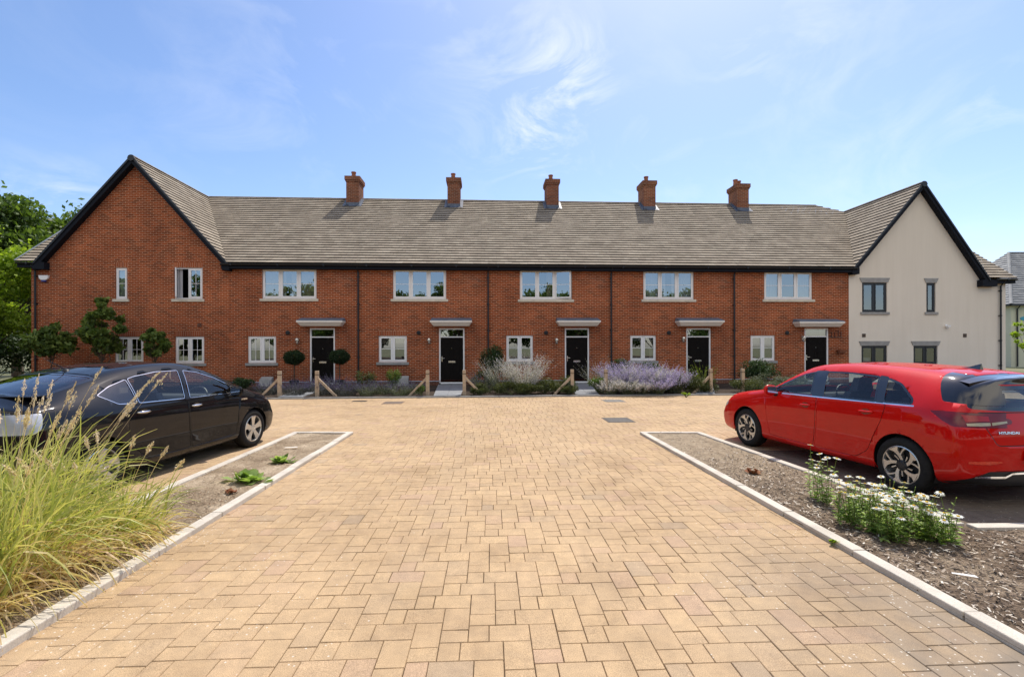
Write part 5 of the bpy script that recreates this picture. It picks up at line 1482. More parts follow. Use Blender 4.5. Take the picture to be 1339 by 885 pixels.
# ------------------------------------------------------------------ plants
def leaf_quads(C, size, r, aspect=0.5, flat=0.0, droop=0.0, D=None):
    """leaf shaped quads (diamonds) at points C, random orientation"""
    n = len(C)
    u = r.normal(size=(n, 3)); 
    if D is not None: u = u * .6 + D
    u[:, 2] *= (1 - flat); u[:, 2] -= droop; u /= np.linalg.norm(u, axis=1)[:, None] + 1e-9
    w = r.normal(size=(n, 3)); w -= (w * u).sum(1)[:, None] * u; w /= np.linalg.norm(w, axis=1)[:, None] + 1e-9
    s = (size * r.uniform(.6, 1.3, n))[:, None]
    return np.stack([C - u * s * .5, C + w * s * aspect * .5 + u * s * .02, C + u * s * .5, C - w * s * aspect * .5 + u * s * .02], 1)

def foliage_mat(name, stops, trans=.3): return tint_mat(name, stops, .55, trans, nscale=0, spec=.35)
M['leaf_dark'] = foliage_mat('leaf_dark', [(0, (0.014, 0.028, 0.010)), (.5, (0.034, 0.066, 0.018)), (1, (0.08, 0.13, 0.032))], .25)
M['leaf_mid'] = foliage_mat('leaf_mid', [(0, (0.035, 0.06, 0.014)), (.5, (0.09, 0.15, 0.028)), (1, (0.19, 0.27, 0.05))], .4)
M['leaf_bright'] = foliage_mat('leaf_bright', [(0, (0.13, 0.20, 0.02)), (.5, (0.30, 0.42, 0.04)), (1, (0.46, 0.55, 0.09))], .5)
M['leaf_grey'] = foliage_mat('leaf_grey', [(0, (0.05, 0.065, 0.04)), (.5, (0.12, 0.14, 0.085)), (1, (0.24, 0.26, 0.17))], .2)
M['leaf_olive'] = foliage_mat('leaf_olive', [(0, (0.03, 0.045, 0.012)), (.5, (0.075, 0.095, 0.025)), (1, (0.16, 0.17, 0.05))], .25)
M['leaf_lav'] = foliage_mat('leaf_lav', [(0, (0.03, 0.035, 0.03)), (.5, (0.07, 0.075, 0.07)), (1, (0.13, 0.13, 0.13))], .1)
M['flower_lilac'] = foliage_mat('flower_lilac', [(0, (0.24, 0.18, 0.46)), (.5, (0.46, 0.38, 0.74)), (1, (0.74, 0.68, 0.92))], .25)
M['flower_pale'] = foliage_mat('flower_pale', [(0, (0.36, 0.33, 0.40)), (.5, (0.60, 0.56, 0.64)), (1, (0.84, 0.80, 0.86))], .25)
M['flower_purple'] = foliage_mat('flower_purple', [(0, (0.035, 0.03, 0.09)), (.6, (0.08, 0.06, 0.18)), (1, (0.16, 0.13, 0.28))], .15)
M['stem'] = simple('plant_stem', (0.16, 0.17, 0.08), .8, var=.3)
M['petal'] = tint_mat('daisy_petal', [(0, (0.70, 0.70, 0.66)), (1, (0.86, 0.86, 0.84))], .6, .25)
M['daisy_eye'] = tint_mat('daisy_eye', [(0, (0.45, 0.26, 0.02)), (1, (0.75, 0.50, 0.04))], .8)

def blob_points(r, n, blobs):
    """points in a union of ellipsoids, biased to their skins; blobs: (c, (rx,ry,rz))"""
    vol = np.array([b[1][0] * b[1][1] * b[1][2] for b in blobs]) ** (2 / 3); k = r.choice(len(blobs), n, p=vol / vol.sum())
    d = r.normal(size=(n, 3)); d /= np.linalg.norm(d, axis=1)[:, None]
    rad = r.uniform(0, 1, n) ** .28 * r.uniform(.82, 1.1, n)
    c = np.array([b[0] for b in blobs])[k]; s = np.array([b[1] for b in blobs])[k]
    return c + d * rad[:, None] * s, d

def tree(name, label, loc, h, rad, crown_z, leafm, n_leaf, leaf, seed, group=None, trunk_r=.18, nblob=26, rz=None):
    r = np.random.default_rng(seed); t = thing(name, label, 'tree', loc, r.uniform(0, 6), group)
    rz = rz or (h - crown_z) / 2; cz = h - rz
    blobs = []; m = MB()
    m.tube([(0, 0, -.1), (r.normal() * .04, 0, crown_z * .5), (r.normal() * .1, r.normal() * .1, crown_z), (0, 0, cz)], [trunk_r, trunk_r * .8, trunk_r * .6, trunk_r * .3], 9)
    for i in range(nblob):
        d = r.normal(size=3); d /= np.linalg.norm(d); rr = r.uniform(.45, .92)
        c = np.array([d[0] * rad * rr, d[1] * rad * rr, cz + d[2] * rz * rr]); c[2] = max(c[2], crown_z + .2)
        s = rad * r.uniform(.12, .36); blobs.append((c, (s, s, s * .8)))
        st = np.array([0, 0, crown_z * .75 + r.uniform(0, .5) * (c[2] - crown_z * .75)])
        mid = (st + c) / 2 + np.array([0, 0, -.08 * rad]); m.tube([tuple(st), tuple(mid), tuple(c)], [trunk_r * .4, trunk_r * .22, trunk_r * .06], 6)
    m.build('trunk', M['bark'], t)
    P, d = blob_points(r, n_leaf, blobs); ex = r.random(n_leaf) < .25; P[ex] += r.normal(size=(int(ex.sum()), 3)) * rad * .07
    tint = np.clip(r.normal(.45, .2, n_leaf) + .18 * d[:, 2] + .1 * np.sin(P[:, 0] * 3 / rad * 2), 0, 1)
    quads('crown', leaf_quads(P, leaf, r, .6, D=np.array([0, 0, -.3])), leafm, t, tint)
    return t

tree('broadleaf_tree', 'tall dark green tree rising behind the left gable house', (-30.5, 29.5, 0), 12.6, 4.6, 3.0, M['leaf_mid'], 26000, .30, 21, trunk_r=.3, nblob=40)
tree('broadleaf_tree', 'bright yellow green sunlit tree at the left edge beside the gable house', (-23.6, 20.4, 0), 7.4, 3.1, 1.0, M['leaf_bright'], 26000, .17, 22, trunk_r=.16, nblob=44)
tree('broadleaf_tree', 'medium green tree standing between the bright tree and the dark tree', (-28.6, 25.0, 0), 9.8, 3.2, 1.6, M['leaf_mid'], 18000, .2, 23, trunk_r=.2, nblob=30)
tree('broadleaf_tree', 'low dark shaded tree below the bright yellow green tree', (-22.2, 19.0, 0), 3.3, 1.5, .3, M['leaf_dark'], 9000, .15, 24, trunk_r=.09, nblob=18)
x, y = PF(Fx(1330) + .8, 6)[:2]
tree('sapling', 'small bright green sapling between the cream gable and the slate roofed house', (27.6, 25.6, 0), 3.2, .75, 1.3, M['leaf_bright'], 700, .13, 25, trunk_r=.03, nblob=9)
# the wooded edge behind the viewpoint, seen mirrored in the panes and the car bodies
pt = tree('broadleaf_tree', 'tree in the wooded edge behind the viewpoint', (-20, -27, 0), 13.0, 4.8, 1.2, M['leaf_mid'], 9000, .42, 31, 'trees behind the viewpoint', trunk_r=.3)
for i, (x, y, s) in enumerate(((-14, -29, .92), (-8, -27, .84), (-2, -28, 1.0), (4, -30, .88), (10, -28, .96), (16, -29, 1.06), (22, -28, .9), (28, -29, .98), (35, -27, 1.0), (-26, -29, .9), (-33, -25, 1.0), (-41, -18, .9))):
    dup(pt, (x, y, 0), i * 1.3, s)

def shrub(name, label, loc, rx, ry, rzz, leafm, n, leaf, seed, cz=None, nblob=12, group=None, aspect=.5, flowers=None):
    r = np.random.default_rng(seed); t = thing(name, label, 'shrub', loc, 0, group); cz = cz if cz is not None else rzz
    blobs = []; m = MB()
    for i in range(nblob):
        a = r.uniform(0, 2 * math.pi); q = math.sqrt(r.uniform(0, 1)) * .72
        hz_ = r.uniform(-.45, .55) * (1 - q * .5); s = r.uniform(.28, .48)
        blobs.append((np.array([math.cos(a) * q * rx, math.sin(a) * q * ry, cz + hz_ * rzz]), (s * rx, s * ry, s * rzz)))
        m.tube([(0, 0, 0), tuple(blobs[-1][0] * .55), tuple(blobs[-1][0])], [.016, .010, .004], 5)
    m.build('stem', M['stem'], t)
    P, d = blob_points(r, n, blobs); P[:, 2] = np.maximum(P[:, 2], .01)
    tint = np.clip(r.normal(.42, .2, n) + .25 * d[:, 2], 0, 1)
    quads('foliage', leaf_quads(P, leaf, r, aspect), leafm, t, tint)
    if flowers:
        fm, fn, fs = flowers; P, d = blob_points(r, fn, blobs); P = P[d[:, 2] > -.1]; quads('flower', leaf_quads(P, fs, r, .8), fm, t, r.random(len(P)))
    return t

def spray(name, label, cat, loc, h, spread, n_st, leafm, flm, seed, fl0=.45, fs=.016, nf=26, lean=(0, 0), group=None, base=.12, nl=10, ls=.03, spike=.018):
    """many thin arching stems: leaves low down, flower spikes along the upper part"""
    r = np.random.default_rng(seed); t = thing(name, label, cat, loc, 0, group)
    S = []; LQ = []; FQ = []
    for i in range(n_st):
        a = r.uniform(0, 2 * math.pi); o = math.sqrt(r.uniform()) * base; L_ = h * r.uniform(.62, 1.08); tl = spread * math.sqrt(r.uniform(.02, 1)) 
        p0 = np.array([math.cos(a) * o, math.sin(a) * o, 0.0]); dv = np.array([math.cos(a) * tl + lean[0], math.sin(a) * tl + lean[1], 1.0]); dv /= np.linalg.norm(dv)
        K = 5; pts = []; p = p0.copy(); d = dv.copy()
        for k in range(K + 1):
            pts.append(p.copy()); d = d + np.array([math.cos(a) * .05, math.sin(a) * .05, -.05 * tl]) + r.normal(size=3) * .02; d /= np.linalg.norm(d); p = p + d * L_ / K
        pts = np.array(pts); wv = np.cross(dv, r.normal(size=3)); wv /= np.linalg.norm(wv)
        for k in range(K):
            w0, w1 = .0035 * (1 - k / K * .7), .0035 * (1 - (k + 1) / K * .7); S.append([pts[k] - wv * w0, pts[k] + wv * w0, pts[k + 1] + wv * w1, pts[k + 1] - wv * w1])
        def at(u): q = u * K; k = np.minimum(q.astype(int), K - 1); f = (q - k)[:, None]; return pts[k] * (1 - f) + pts[k + 1] * f
        LQ.append(at(r.uniform(.02, .75, nl)) + r.normal(size=(nl, 3)) * .014)
        uu = r.uniform(fl0, 1.0, nf); FQ.append(at(uu) + r.normal(size=(nf, 3)) * spike * (1.1 - uu)[:, None] * 1.4 + r.normal(size=(nf, 3)) * .003)
    quads('stem', np.array(S), leafm, t, r.random(len(S)))
    LQ = np.concatenate(LQ); quads('foliage', leaf_quads(LQ, ls, r, .35), leafm, t, np.clip(r.normal(.5, .25, len(LQ)), 0, 1))
    if flm: FQ = np.concatenate(FQ); quads('flower', leaf_quads(FQ, fs, r, .7), flm, t, np.clip(r.normal(.55, .25, len(FQ)), 0, 1))
    return t

def G_(px, d):  # spot in the front garden: column px of the survey, d metres behind the kerb
    u = (px - CX) / FPX; x = u * 16.6
    for _ in range(6): yk = 16.07 + .062 * x + .13 + d; x = u * yk
    return (x, yk, .04)
# purple lavenders before the first two houses, shade painted in by darker colours
lv = 'lavender bushes in the shaded garden'
for i, (px, d, h, lab) in enumerate(((352, 1.2, .55, 'dim purple lavender behind the leftmost braced post'), (384, .6, .62, 'dark purple lavender between the leftmost post and the first path'), (398, 1.6, .6, 'purple lavender right against the left side of the first path'),
        (424, .75, .72, 'broad purple lavender spilling over the foot of the second post'), (441, 1.3, .75, 'tall purple lavender on the right of the first door path'), (453, .5, .55, 'purple lavender beside the brace of the second post'),
        (482, .5, .55, 'greyish lavender in front of the first downpipe'), (500, .9, .6, 'purple grey lavender below the second house window'), (523, .5, .55, 'grey lavender by the stone block under the second window'), (541, .9, .5, 'grey lavender beside the brace left of the second path'))):
    spray('lavender', lab, 'lavender', G_(px, d), h, .75, 150, M['leaf_lav'] if i < 6 else M['leaf_grey'], M['flower_purple'], 50 + i, .6, .017, 14, group=None, base=.28, nl=12, ls=.045)
shrub('shrub', 'small dull green shrub beside the first downpipe', G_(479, 2.0), .42, .4, .45, M['leaf_olive'], 1500, .05, 61)
shrub('shrub', 'upright light green shrub under the second house window', G_(515, 1.4), .34, .3, .52, M['leaf_mid'], 1600, .05, 62)
shrub('shrub', 'low green plant at the foot of the post left of the second path', G_(551, .35), .2, .2, .22, M['leaf_mid'], 500, .05, 63)
shrub('conifer_shrub', 'tall dark evergreen bush against the wall below the second downpipe', G_(647, 3.3), .72, .55, .95, M['leaf_dark'], 7000, .06, 64, nblob=18)
shrub('shrub', 'dark green bush in front of the evergreen by the second downpipe', G_(633, 2.3), .5, .4, .45, M['leaf_dark'], 2400, .05, 65)
spray('russian_sage', 'wispy grey lilac sage with long bare stems left of the third house window', 'sage', G_(655, .95), 1.4, .6, 200, M['leaf_grey'], M['flower_pale'], 66, .5, .018, 22, base=.2, ls=.03)
spray('russian_sage', 'dim grey lilac sage beside the post right of the second path', 'sage', G_(634, 1.1), .95, .7, 130, M['leaf_grey'], M['flower_purple'], 67, .5, .017, 16, base=.25)
spray('russian_sage', 'bright whitish lilac sage glowing in sun under the third house window', 'sage', G_(685, .8), 1.5, .62, 300, M['leaf_grey'], M['flower_pale'], 68, .32, .024, 44, base=.18, spike=.034)
for i, (px, d, rx, ry, rz_, lab) in enumerate(((628, .35, .4, .3, .28, 'low green mound at the foot of the post right of the second path'), (668, .35, .62, .4, .33, 'low green mound left of the glowing sage'), (690, .3, .6, .35, .27, 'low green mound in front of the glowing sage'),
        (712, .6, .65, .5, .38, 'rounded green mound right of the glowing sage'), (731, .75, .6, .5, .42, 'rounded green mound beside the brace left of the third path'), (742, .25, .4, .25, .2, 'flat green mound at the foot of the post left of the third path'))):
    shrub('ground_cover_shrub', lab, G_(px, d), rx, ry, rz_, M['leaf_olive'], 3600, .045, 70 + i, cz=rz_ * .75, nblob=16)
shrub('shrub', 'loose green weeds to the right of the third door path', G_(783, .5), .45, .4, .33, M['leaf_mid'], 1500, .055, 80)
shrub('shrub', 'dark leafy bush behind the lavender bed near the third downpipe', G_(812, 2.2), .55, .5, .62, M['leaf_dark'], 3500, .06, 81, cz=.7)
shrub('shrub', 'glossy dark green bush rising behind the lavender bed below the fourth window', G_(842, 1.8), .72, .5, .62, M['leaf_dark'], 5000, .07, 82, cz=.72)
spray('russian_sage', 'grey sage with long bare stems leaning left by the third downpipe', 'sage', G_(786, .9), 1.35, .5, 90, M['leaf_grey'], M['flower_pale'], 83, .5, .016, 14, lean=(-.28, 0), base=.15)
for i, (px, d, h, n, lab) in enumerate(((797, .25, .62, 110, 'pale lavender spilling over the kerb beside the lone post'), (808, .9, 1.05, 170, 'tall lilac lavender at the left of the big flowering bed'), (826, .7, 1.12, 200, 'tallest lilac lavender in the middle of the big flowering bed'),
        (846, .75, 1.08, 200, 'lilac lavender right of the tallest one in the big flowering bed'), (864, .65, 1.0, 180, 'lilac lavender at the right of the big flowering bed'), (820, .15, .62, 150, 'low lavender hanging over the kerb under the tallest one'),
        (858, .1, .72, 170, 'low bright lavender hanging over the kerb at the right of the big bed'), (838, .1, .55, 120, 'low pale lavender hanging over the kerb in the middle of the big bed'),
        (879, .5, .85, 150, 'rightmost lilac lavender of the big bed, next to the leafy weeds'))):
    spray('lavender', lab, 'lavender', G_(px, d), h * 1.12, .95 if h < .8 else .75, int(n * 1.35), M['leaf_grey'], M['flower_lilac'] if i not in (0, 3, 5, 7) else M['flower_pale'], 90 + i, .50, .026, 34, base=.22, nl=14, ls=.05, spike=.036)
for i, (px, d, rx, rz_, lab) in enumerate(((815, .35, .6, .3, 'dark green mound below the left lavenders of the big bed'), (850, .35, .7, .34, 'green mound below the right lavenders of the big bed'), (884, .45, .62, .42, 'yellow green leafy weeds right of the lavender bed'), (905, .5, .55, .40, 'olive brown weeds beside the brace right of the lavender bed'), (922, .45, .5, .36, 'brownish green weeds at the foot of the post left of the fourth path'))):
    shrub('ground_cover_shrub', lab, G_(px, d), rx, .45, rz_, M['leaf_olive'], 3200, .05, 110 + i, cz=rz_ * .75, nblob=14)
for i, (px, d, h, lab) in enumerate(((884, .5, .95, 'tall grey green leafy stems right of the lavender bed'), (902, .7, .9, 'upright seeding weeds before the fourth door'), (920, .8, 1.12, 'tall thin weeds beside the post left of the fourth path'))):
    spray('tall_weed', lab, 'weed', G_(px, d), h, .28, 26, M['leaf_olive'], M['leaf_bright'] if i else M['leaf_grey'], 120 + i, .55, .02, 18, base=.18, nl=22, ls=.05)
shrub('shrub', 'round glossy dark shrub beneath the fifth house window', G_(992, 1.9), .85, .7, .62, M['leaf_dark'], 8000, .06, 130, cz=.72, nblob=22)
for i, (px, d, rx, rz_, lab) in enumerate(((971, .5, .7, .38, 'low grey green mound beside the red car nose, left part'), (1003, .8, .8, .45, 'low grey green mound in front of the round dark shrub'), (1035, .8, .8, .4, 'low grey green mound hidden behind the red car roof'))):
    shrub('ground_cover_shrub', lab, G_(px, d), rx, .6, rz_, M['leaf_grey'] if i else M['leaf_olive'], 3600, .045, 140 + i, cz=rz_ * .75, nblob=16)
shrub('weed', 'tiny green weed growing from the kerb edge before the lavender bed', (gp(897, 519.5)[0], gp(897, 519.5)[1], 0), .16, .08, .1, M['leaf_bright'], 160, .05, 150, nblob=5)
# clipped balls on stems by the first door
def topiary(label, F, D, hc, r0, seed):
    r = np.random.default_rng(seed); t = thing('topiary_tree', label, 'topiary', PF(F, D, .03), ANG)
    m = MB(); m.tube([(0, 0, .2), (.01, 0, hc - r0 * .8)], .022, 7); m.build('trunk', M['bark'], t)
    m = MB(); m.lathe([(0, 0), (.14, 0), (.19, .30), (.20, .32), (.17, .32), (.16, .26), (0, .26)], 18); m.build('pot', M['alloy_dark'], t)
    d = r.normal(size=(9000, 3)); d /= np.linalg.norm(d, axis=1)[:, None]; P = d * r0 * np.array([1.12, 1, .84]) * (1 + .10 * r.normal(size=(9000, 1)) * (r.random((9000, 1)) < .3)) * r.uniform(.62, 1.04, 9000)[:, None] * (1 + .05 * np.sin(d[:, :1] * 7)) + np.array([0, 0, hc])
    quads('foliage', leaf_quads(P, .045, r, .55), M['leaf_dark'], t, np.clip(r.normal(.28, .14, 9000) + .15 * d[:, 2], 0, 1))
for lab, px, py, sd_ in (('clipped evergreen ball on a stem left of the first door', 384.5, 468.5, 160), ('clipped evergreen ball on a stem partly covering the first door', 444, 467.5, 161)):
    F, z = FZ(px, py, -.9); topiary(lab, F, -.9, z, .36, sd_)
M['leaf_young'] = foliage_mat('leaf_young', [(0, (0.04, 0.07, 0.015)), (.5, (0.12, 0.18, 0.035)), (1, (0.28, 0.36, 0.08))], .35)
# young trees trained before the big gable
for lab, px, py, r0, hh, sd_ in (('young tree with a narrow leafy crown before the gable, middle of three', 133, 428, .78, 1.25, 170), ('small round crowned young tree right of the gable window', 202, 448, .5, .62, 171), ('spreading young tree at the left corner of the brick gable', 66, 444, .82, .58, 172)):
    F, z = FZ(px, py, -1.2); x, y, _ = PF(F, -1.2)
    tree('young_tree', lab, (x, y, 0), z + hh, r0, z - hh, M['leaf_young'], 4200, .17, sd_, trunk_r=.03, nblob=30, rz=hh * 1.15)
for i, (px, w_, lab) in enumerate(((285, 1.0, 'dark low shrub below the right gable window'), (320, .8, 'dark low shrub beside the stone block at the first house'))):
    shrub('shrub', lab, G_(px, 2.6), w_ * .6, .5, .3, M['leaf_dark'], 2200, .06, 180 + i)

shrub('hedge', 'dark dense hedge under the trees at the left edge', (-25.5, 23.2, 0), 4.6, 1.6, 1.7, M['leaf_dark'], 16000, .16, 190, nblob=36)
shrub('hedge', 'dark hedge far behind the trees at the left edge', (-40, 36, 0), 9.0, 2.5, 3.0, M['leaf_dark'], 14000, .3, 191, nblob=36)
# posts with braces
def post(px, label, brace=0, d=.3, h=.90):
    x, y, _ = G_(px, d); t = thing('timber_post', label, 'post', (x, y, 0), GA + rnd.uniform(-.03, .03), 'timber garden posts' if False else None)
    m = MB(); a = .056; m.hexa([(-a, -a, -.1), (a, -a, -.1), (a, a, -.1), (-a, a, -.1)], [(-a, -a, h), (a, -a, h), (a, a, h), (-a, a, h)]); 
    p = m.build('post', M['wood'], t, bevel=.008)
    m = MB(); m.box(-a - .003, a + .003, -a - .003, a + .003, h - .14, h - .115); m.build('band', M['bark'], t)
    if brace:
        m = MB(); s = brace; w = .035
        m.hexa([(s * (a + .60), -w, -.05), (s * (a + .70), -w, -.05), (s * (a + .70), w, -.05), (s * (a + .60), w, -.05)], [(s * (a - .0), -w, h * .62), (s * (a - .0), -w, h * .74), (s * (a - .0), w, h * .74), (s * (a - .0), w, h * .62)])
        m.build('brace', M['wood'], t, bevel=.005)
    return t
for a_ in ((365.5, 'leftmost timber post, braced to its left, beside the dark car nose', -1), (414.5, 'timber post braced to its right, just right of the first path', 1), (559, 'timber post braced to its left, just left of the second path', -1),
           (607, 'timber post braced to its right, just right of the second path', 1), (748, 'timber post braced to its left, just left of the third path', -1), (792, 'unbraced timber post left of the big lavender bed', 0),
           (929, 'timber post braced to its left among the weeds before the fourth door', -1), (971, 'unbraced timber post standing in the low mound near the red car', 0)): post(*a_)

# ornamental grass at the left edge
def grass_clump(label, loc, n, h, base, seed, heads, lean=(0, 0), dry=.3):
    r = np.random.default_rng(seed); t = thing('ornamental_grass', label, 'grass clump', (*loc, .02), 0)
    K = 7; V = []; T = []
    def blade(L_, a, tl, o, w, curv, col_, K=K):
        p = np.array([math.cos(a + r.normal() * 1.1) * o, math.sin(a + r.normal() * 1.1) * o, 0.0]); d = np.array([math.cos(a) * tl + lean[0], math.sin(a) * tl + lean[1], 1.0]); d /= np.linalg.norm(d)
        tw = r.uniform(0, math.pi); pts = [p.copy()]; cd_ = np.array([math.cos(a), math.sin(a), 0])
        for k in range(K):
            g = curv * ((k + 1) / K) ** 1.6; d = d + cd_ * g * .6 + np.array([0, 0, -g]); d += r.normal(size=3) * .07; d /= np.linalg.norm(d); p = p + d * L_ / K; pts.append(p.copy())
        pts = np.array(pts); side = np.cross(np.array([math.cos(tw), math.sin(tw), .15]), d); side /= np.linalg.norm(side) + 1e-9
        for k in range(K):
            w0 = w * math.sin(math.pi * min(1, .25 + .75 * k / K)) ** .7 ; w1 = w * max(.06, math.sin(math.pi * min(1, .25 + .75 * (k + 1) / K))) ** .7
            V.append([pts[k] - side * w0, pts[k] + side * w0, pts[k + 1] + side * w1, pts[k + 1] - side * w1])
            T.append(np.clip(col_ + r.normal() * .03 + (.30 if k < 2 else (.12 if k < 3 else 0)), 0, 1))
        return pts
    for i in range(n):
        a = r.uniform(0, 2 * math.pi); inner = r.uniform()
        drk = r.uniform() < dry
        L_ = h * (r.uniform(.35, .8) if drk else r.uniform(.6, 1.15)); tl = (r.uniform(.2, 1.4) if drk else r.uniform(.02, .55))
        blade(L_, a, tl, math.sqrt(r.uniform()) * base, r.uniform(.0042, .0088), r.uniform(.1, 1.3) if drk else r.uniform(.02, .9) ** 1.3, r.uniform(.58, .98) if drk else r.uniform(.08, .62))
    V1, T1 = V, T
    quads('blades', np.array(V1), M['grass'], t, T1)
    V, T = [], []; H_ = []; TH = []
    nv0 = V
    for i in range(heads):
        a = r.uniform(0, 2 * math.pi); V_before = len(V)
        st = []
        p = np.array([math.cos(a), math.sin(a), 0]) * r.uniform(0, base); tl = r.uniform(.0, .38); d = np.array([math.cos(a) * tl, math.sin(a) * tl, 1.]); d /= np.linalg.norm(d); L_ = h * r.uniform(1.15, 1.62); pts = [p.copy()]
        for k in range(8):
            d = d + np.array([math.cos(a) * .03, math.sin(a) * .03, -.03 - .02 * (k > 5)]) + r.normal(size=3) * .012; d /= np.linalg.norm(d); p = p + d * L_ / 8; pts.append(p.copy())
        side = np.cross(d, r.normal(size=3)); side /= np.linalg.norm(side)
        for k in range(8): V.append([pts[k] - side * .0018, pts[k] + side * .0018, pts[k + 1] + side * .0015, pts[k + 1] - side * .0015]); T.append(.85)
        u = r.uniform(0, 1, 90); q = pts[7] + (pts[8] - pts[7]) * u[:, None] * 1.0 + (pts[6] - pts[7]) * 0; spread_ = .016 * np.sin(np.pi * np.clip(u, .05, .95))[:, None]
        q = q + r.normal(size=(90, 3)) * spread_ * .55; qq = leaf_quads(q, .024, r, .3, D=d * 2.2); H_.append(qq); TH.append(np.clip(r.normal(.5, .25, 90), 0, 1))
    if not H_: return t
    quads('flower_stalk', np.array(V), M['grass'], t, T)
    quads('seed_heads', np.concatenate(H_), M['seedhead'], t, np.concatenate(TH))
    return t
M['grass'] = tint_mat('grass_blade', [(0, (0.16, 0.20, 0.06)), (.25, (0.36, 0.40, 0.11)), (.5, (0.66, 0.63, 0.22)), (.62, (0.76, 0.65, 0.36)), (.82, (0.74, 0.57, 0.36)), (1, (0.42, 0.27, 0.14))], .5, .35, spec=.4)
M['seedhead'] = tint_mat('seed_head', [(0, (0.55, 0.43, 0.32)), (1, (0.90, 0.78, 0.62))], .8, .3)
grass_clump('large clump of tall ornamental grass nearest the left kerb', (-3.55, 3.25), 1900, .94, .40, 200, 30, dry=.62)
grass_clump('ornamental grass clump leaning over the kerb with drying yellow blades', (-3.34, 3.95), 700, .62, .26, 201, 12, lean=(.1, 0), dry=.5)
grass_clump('ornamental grass clump at the left picture edge with tall seed heads', (-4.15, 3.9), 1500, 1.06, .38, 202, 30, dry=.55)
grass_clump('low straw coloured grass clump at the front of the left bed', (-3.38, 2.72), 600, .46, .24, 203, 0, dry=.8)

# oxeye daisies on the right
def daisy_plant(label, loc, h, ns, seed, fl=.8, spread=.35):
    r = np.random.default_rng(seed); t = thing('daisy_plant', label, 'daisies', (*loc, .03), r.uniform(0, 6))
    S = []; LV = []; PT = []; PTt = []; EY = MB(); 
    for i in range(ns):
        a = r.uniform(0, 6.28); o = r.uniform(0, .10); L_ = h * r.uniform(.55, 1.05); tl = spread * r.uniform(.05, 1.0)
        p = np.array([math.cos(a) * o, math.sin(a) * o, 0]); d = np.array([math.cos(a) * tl, math.sin(a) * tl, 1.]); d /= np.linalg.norm(d); pts = [p.copy()]
        for k in range(6): d = d + r.normal(size=3) * .04; d /= np.linalg.norm(d); p = p + d * L_ / 6; pts.append(p.copy())
        pts = np.array(pts); side = np.cross(d, r.normal(size=3)); side /= np.linalg.norm(side); s2 = np.cross(side, d)
        for k in range(6):
            for sd2 in (side, s2): S.append([pts[k] - sd2 * .0028, pts[k] + sd2 * .0028, pts[k + 1] + sd2 * .0024, pts[k + 1] - sd2 * .0024])
        nl = r.integers(20, 32)
        for q in range(nl):
            u = r.uniform(0.02, .86) * 6; k = int(u); c = pts[k] * (1 - (u - k)) + pts[min(k + 1, 6)] * (u - k); an = r.uniform(0, 6.28); dv = np.array([math.cos(an), math.sin(an), r.uniform(.1, 1.0)]); dv /= np.linalg.norm(dv)
            l = r.uniform(.035, .095) * (1.15 - u / 8); wv = np.cross(dv, [0, 0, 1.]); wv /= np.linalg.norm(wv) + 1e-9; mid_ = c + dv * l * .55; tip = c + dv * l + np.array([0, 0, -l * .25])
            LV.append([c, mid_ + wv * l * .17, tip, mid_ - wv * l * .17])
        if r.uniform() < fl:
            c = pts[-1]; nrm = d * .6 + np.array([0, 0, .7]) + r.normal(size=3) * .15; nrm /= np.linalg.norm(nrm); e1 = np.cross(nrm, [1., 0, 0]); e1 /= np.linalg.norm(e1); e2 = np.cross(nrm, e1)
            R2 = r.uniform(.032, .044); npet = 17; dr = r.uniform(-.25, .15) if r.uniform() > .25 else r.uniform(-1.0, -.4)
            for q in range(npet):
                an = 2 * math.pi * q / npet + r.normal() * .04; o1 = e1 * math.cos(an) + e2 * math.sin(an); o2 = -e1 * math.sin(an) + e2 * math.cos(an); rr = R2 * r.uniform(.9, 1.08)
                PT.append([c + o1 * .006, c + o1 * rr * .6 + o2 * rr * .15 + nrm * rr * .05, c + o1 * rr + nrm * rr * dr * .5, c + o1 * rr * .6 - o2 * rr * .15 + nrm * rr * .05])
            o0 = len(EY.v); ring = []
            for (rd, hh) in ((.012, .001), (.011, .006), (.005, .0095)):
                for q in range(8): an = 2 * math.pi * q / 8; ring.append(tuple(c + (e1 * math.cos(an) + e2 * math.sin(an)) * rd + nrm * hh))
            EY.add(ring, [(i_ * 8 + q, i_ * 8 + (q + 1) % 8, (i_ + 1) * 8 + (q + 1) % 8, (i_ + 1) * 8 + q) for i_ in range(2) for q in range(8)] + [tuple(range(16, 24))], r.random())
        else:
            c = pts[-1]; LV.append([c, c + side * .006, c + d * .014, c - side * .006])
    quads('stem', np.array(S), M['daisy_stem'], t, r.random(len(S)))
    quads('leaf', np.array(LV), M['daisy_leaf'], t, r.random(len(LV)))
    if PT: quads('petals', np.array(PT), M['petal'], t, r.random(len(PT)))
    if EY.v: EY.build('flower_centre', M['daisy_eye'], t, tint=True)
M['daisy_stem'] = foliage_mat('daisy_stem', [(0, (0.10, 0.16, 0.04)), (.7, (0.17, 0.24, 0.06)), (1, (0.26, 0.16, 0.09))], .1)
M['daisy_leaf'] = foliage_mat('daisy_leaf', [(0, (0.11, 0.18, 0.04)), (.5, (0.24, 0.36, 0.09)), (1, (0.42, 0.54, 0.18))], .42)
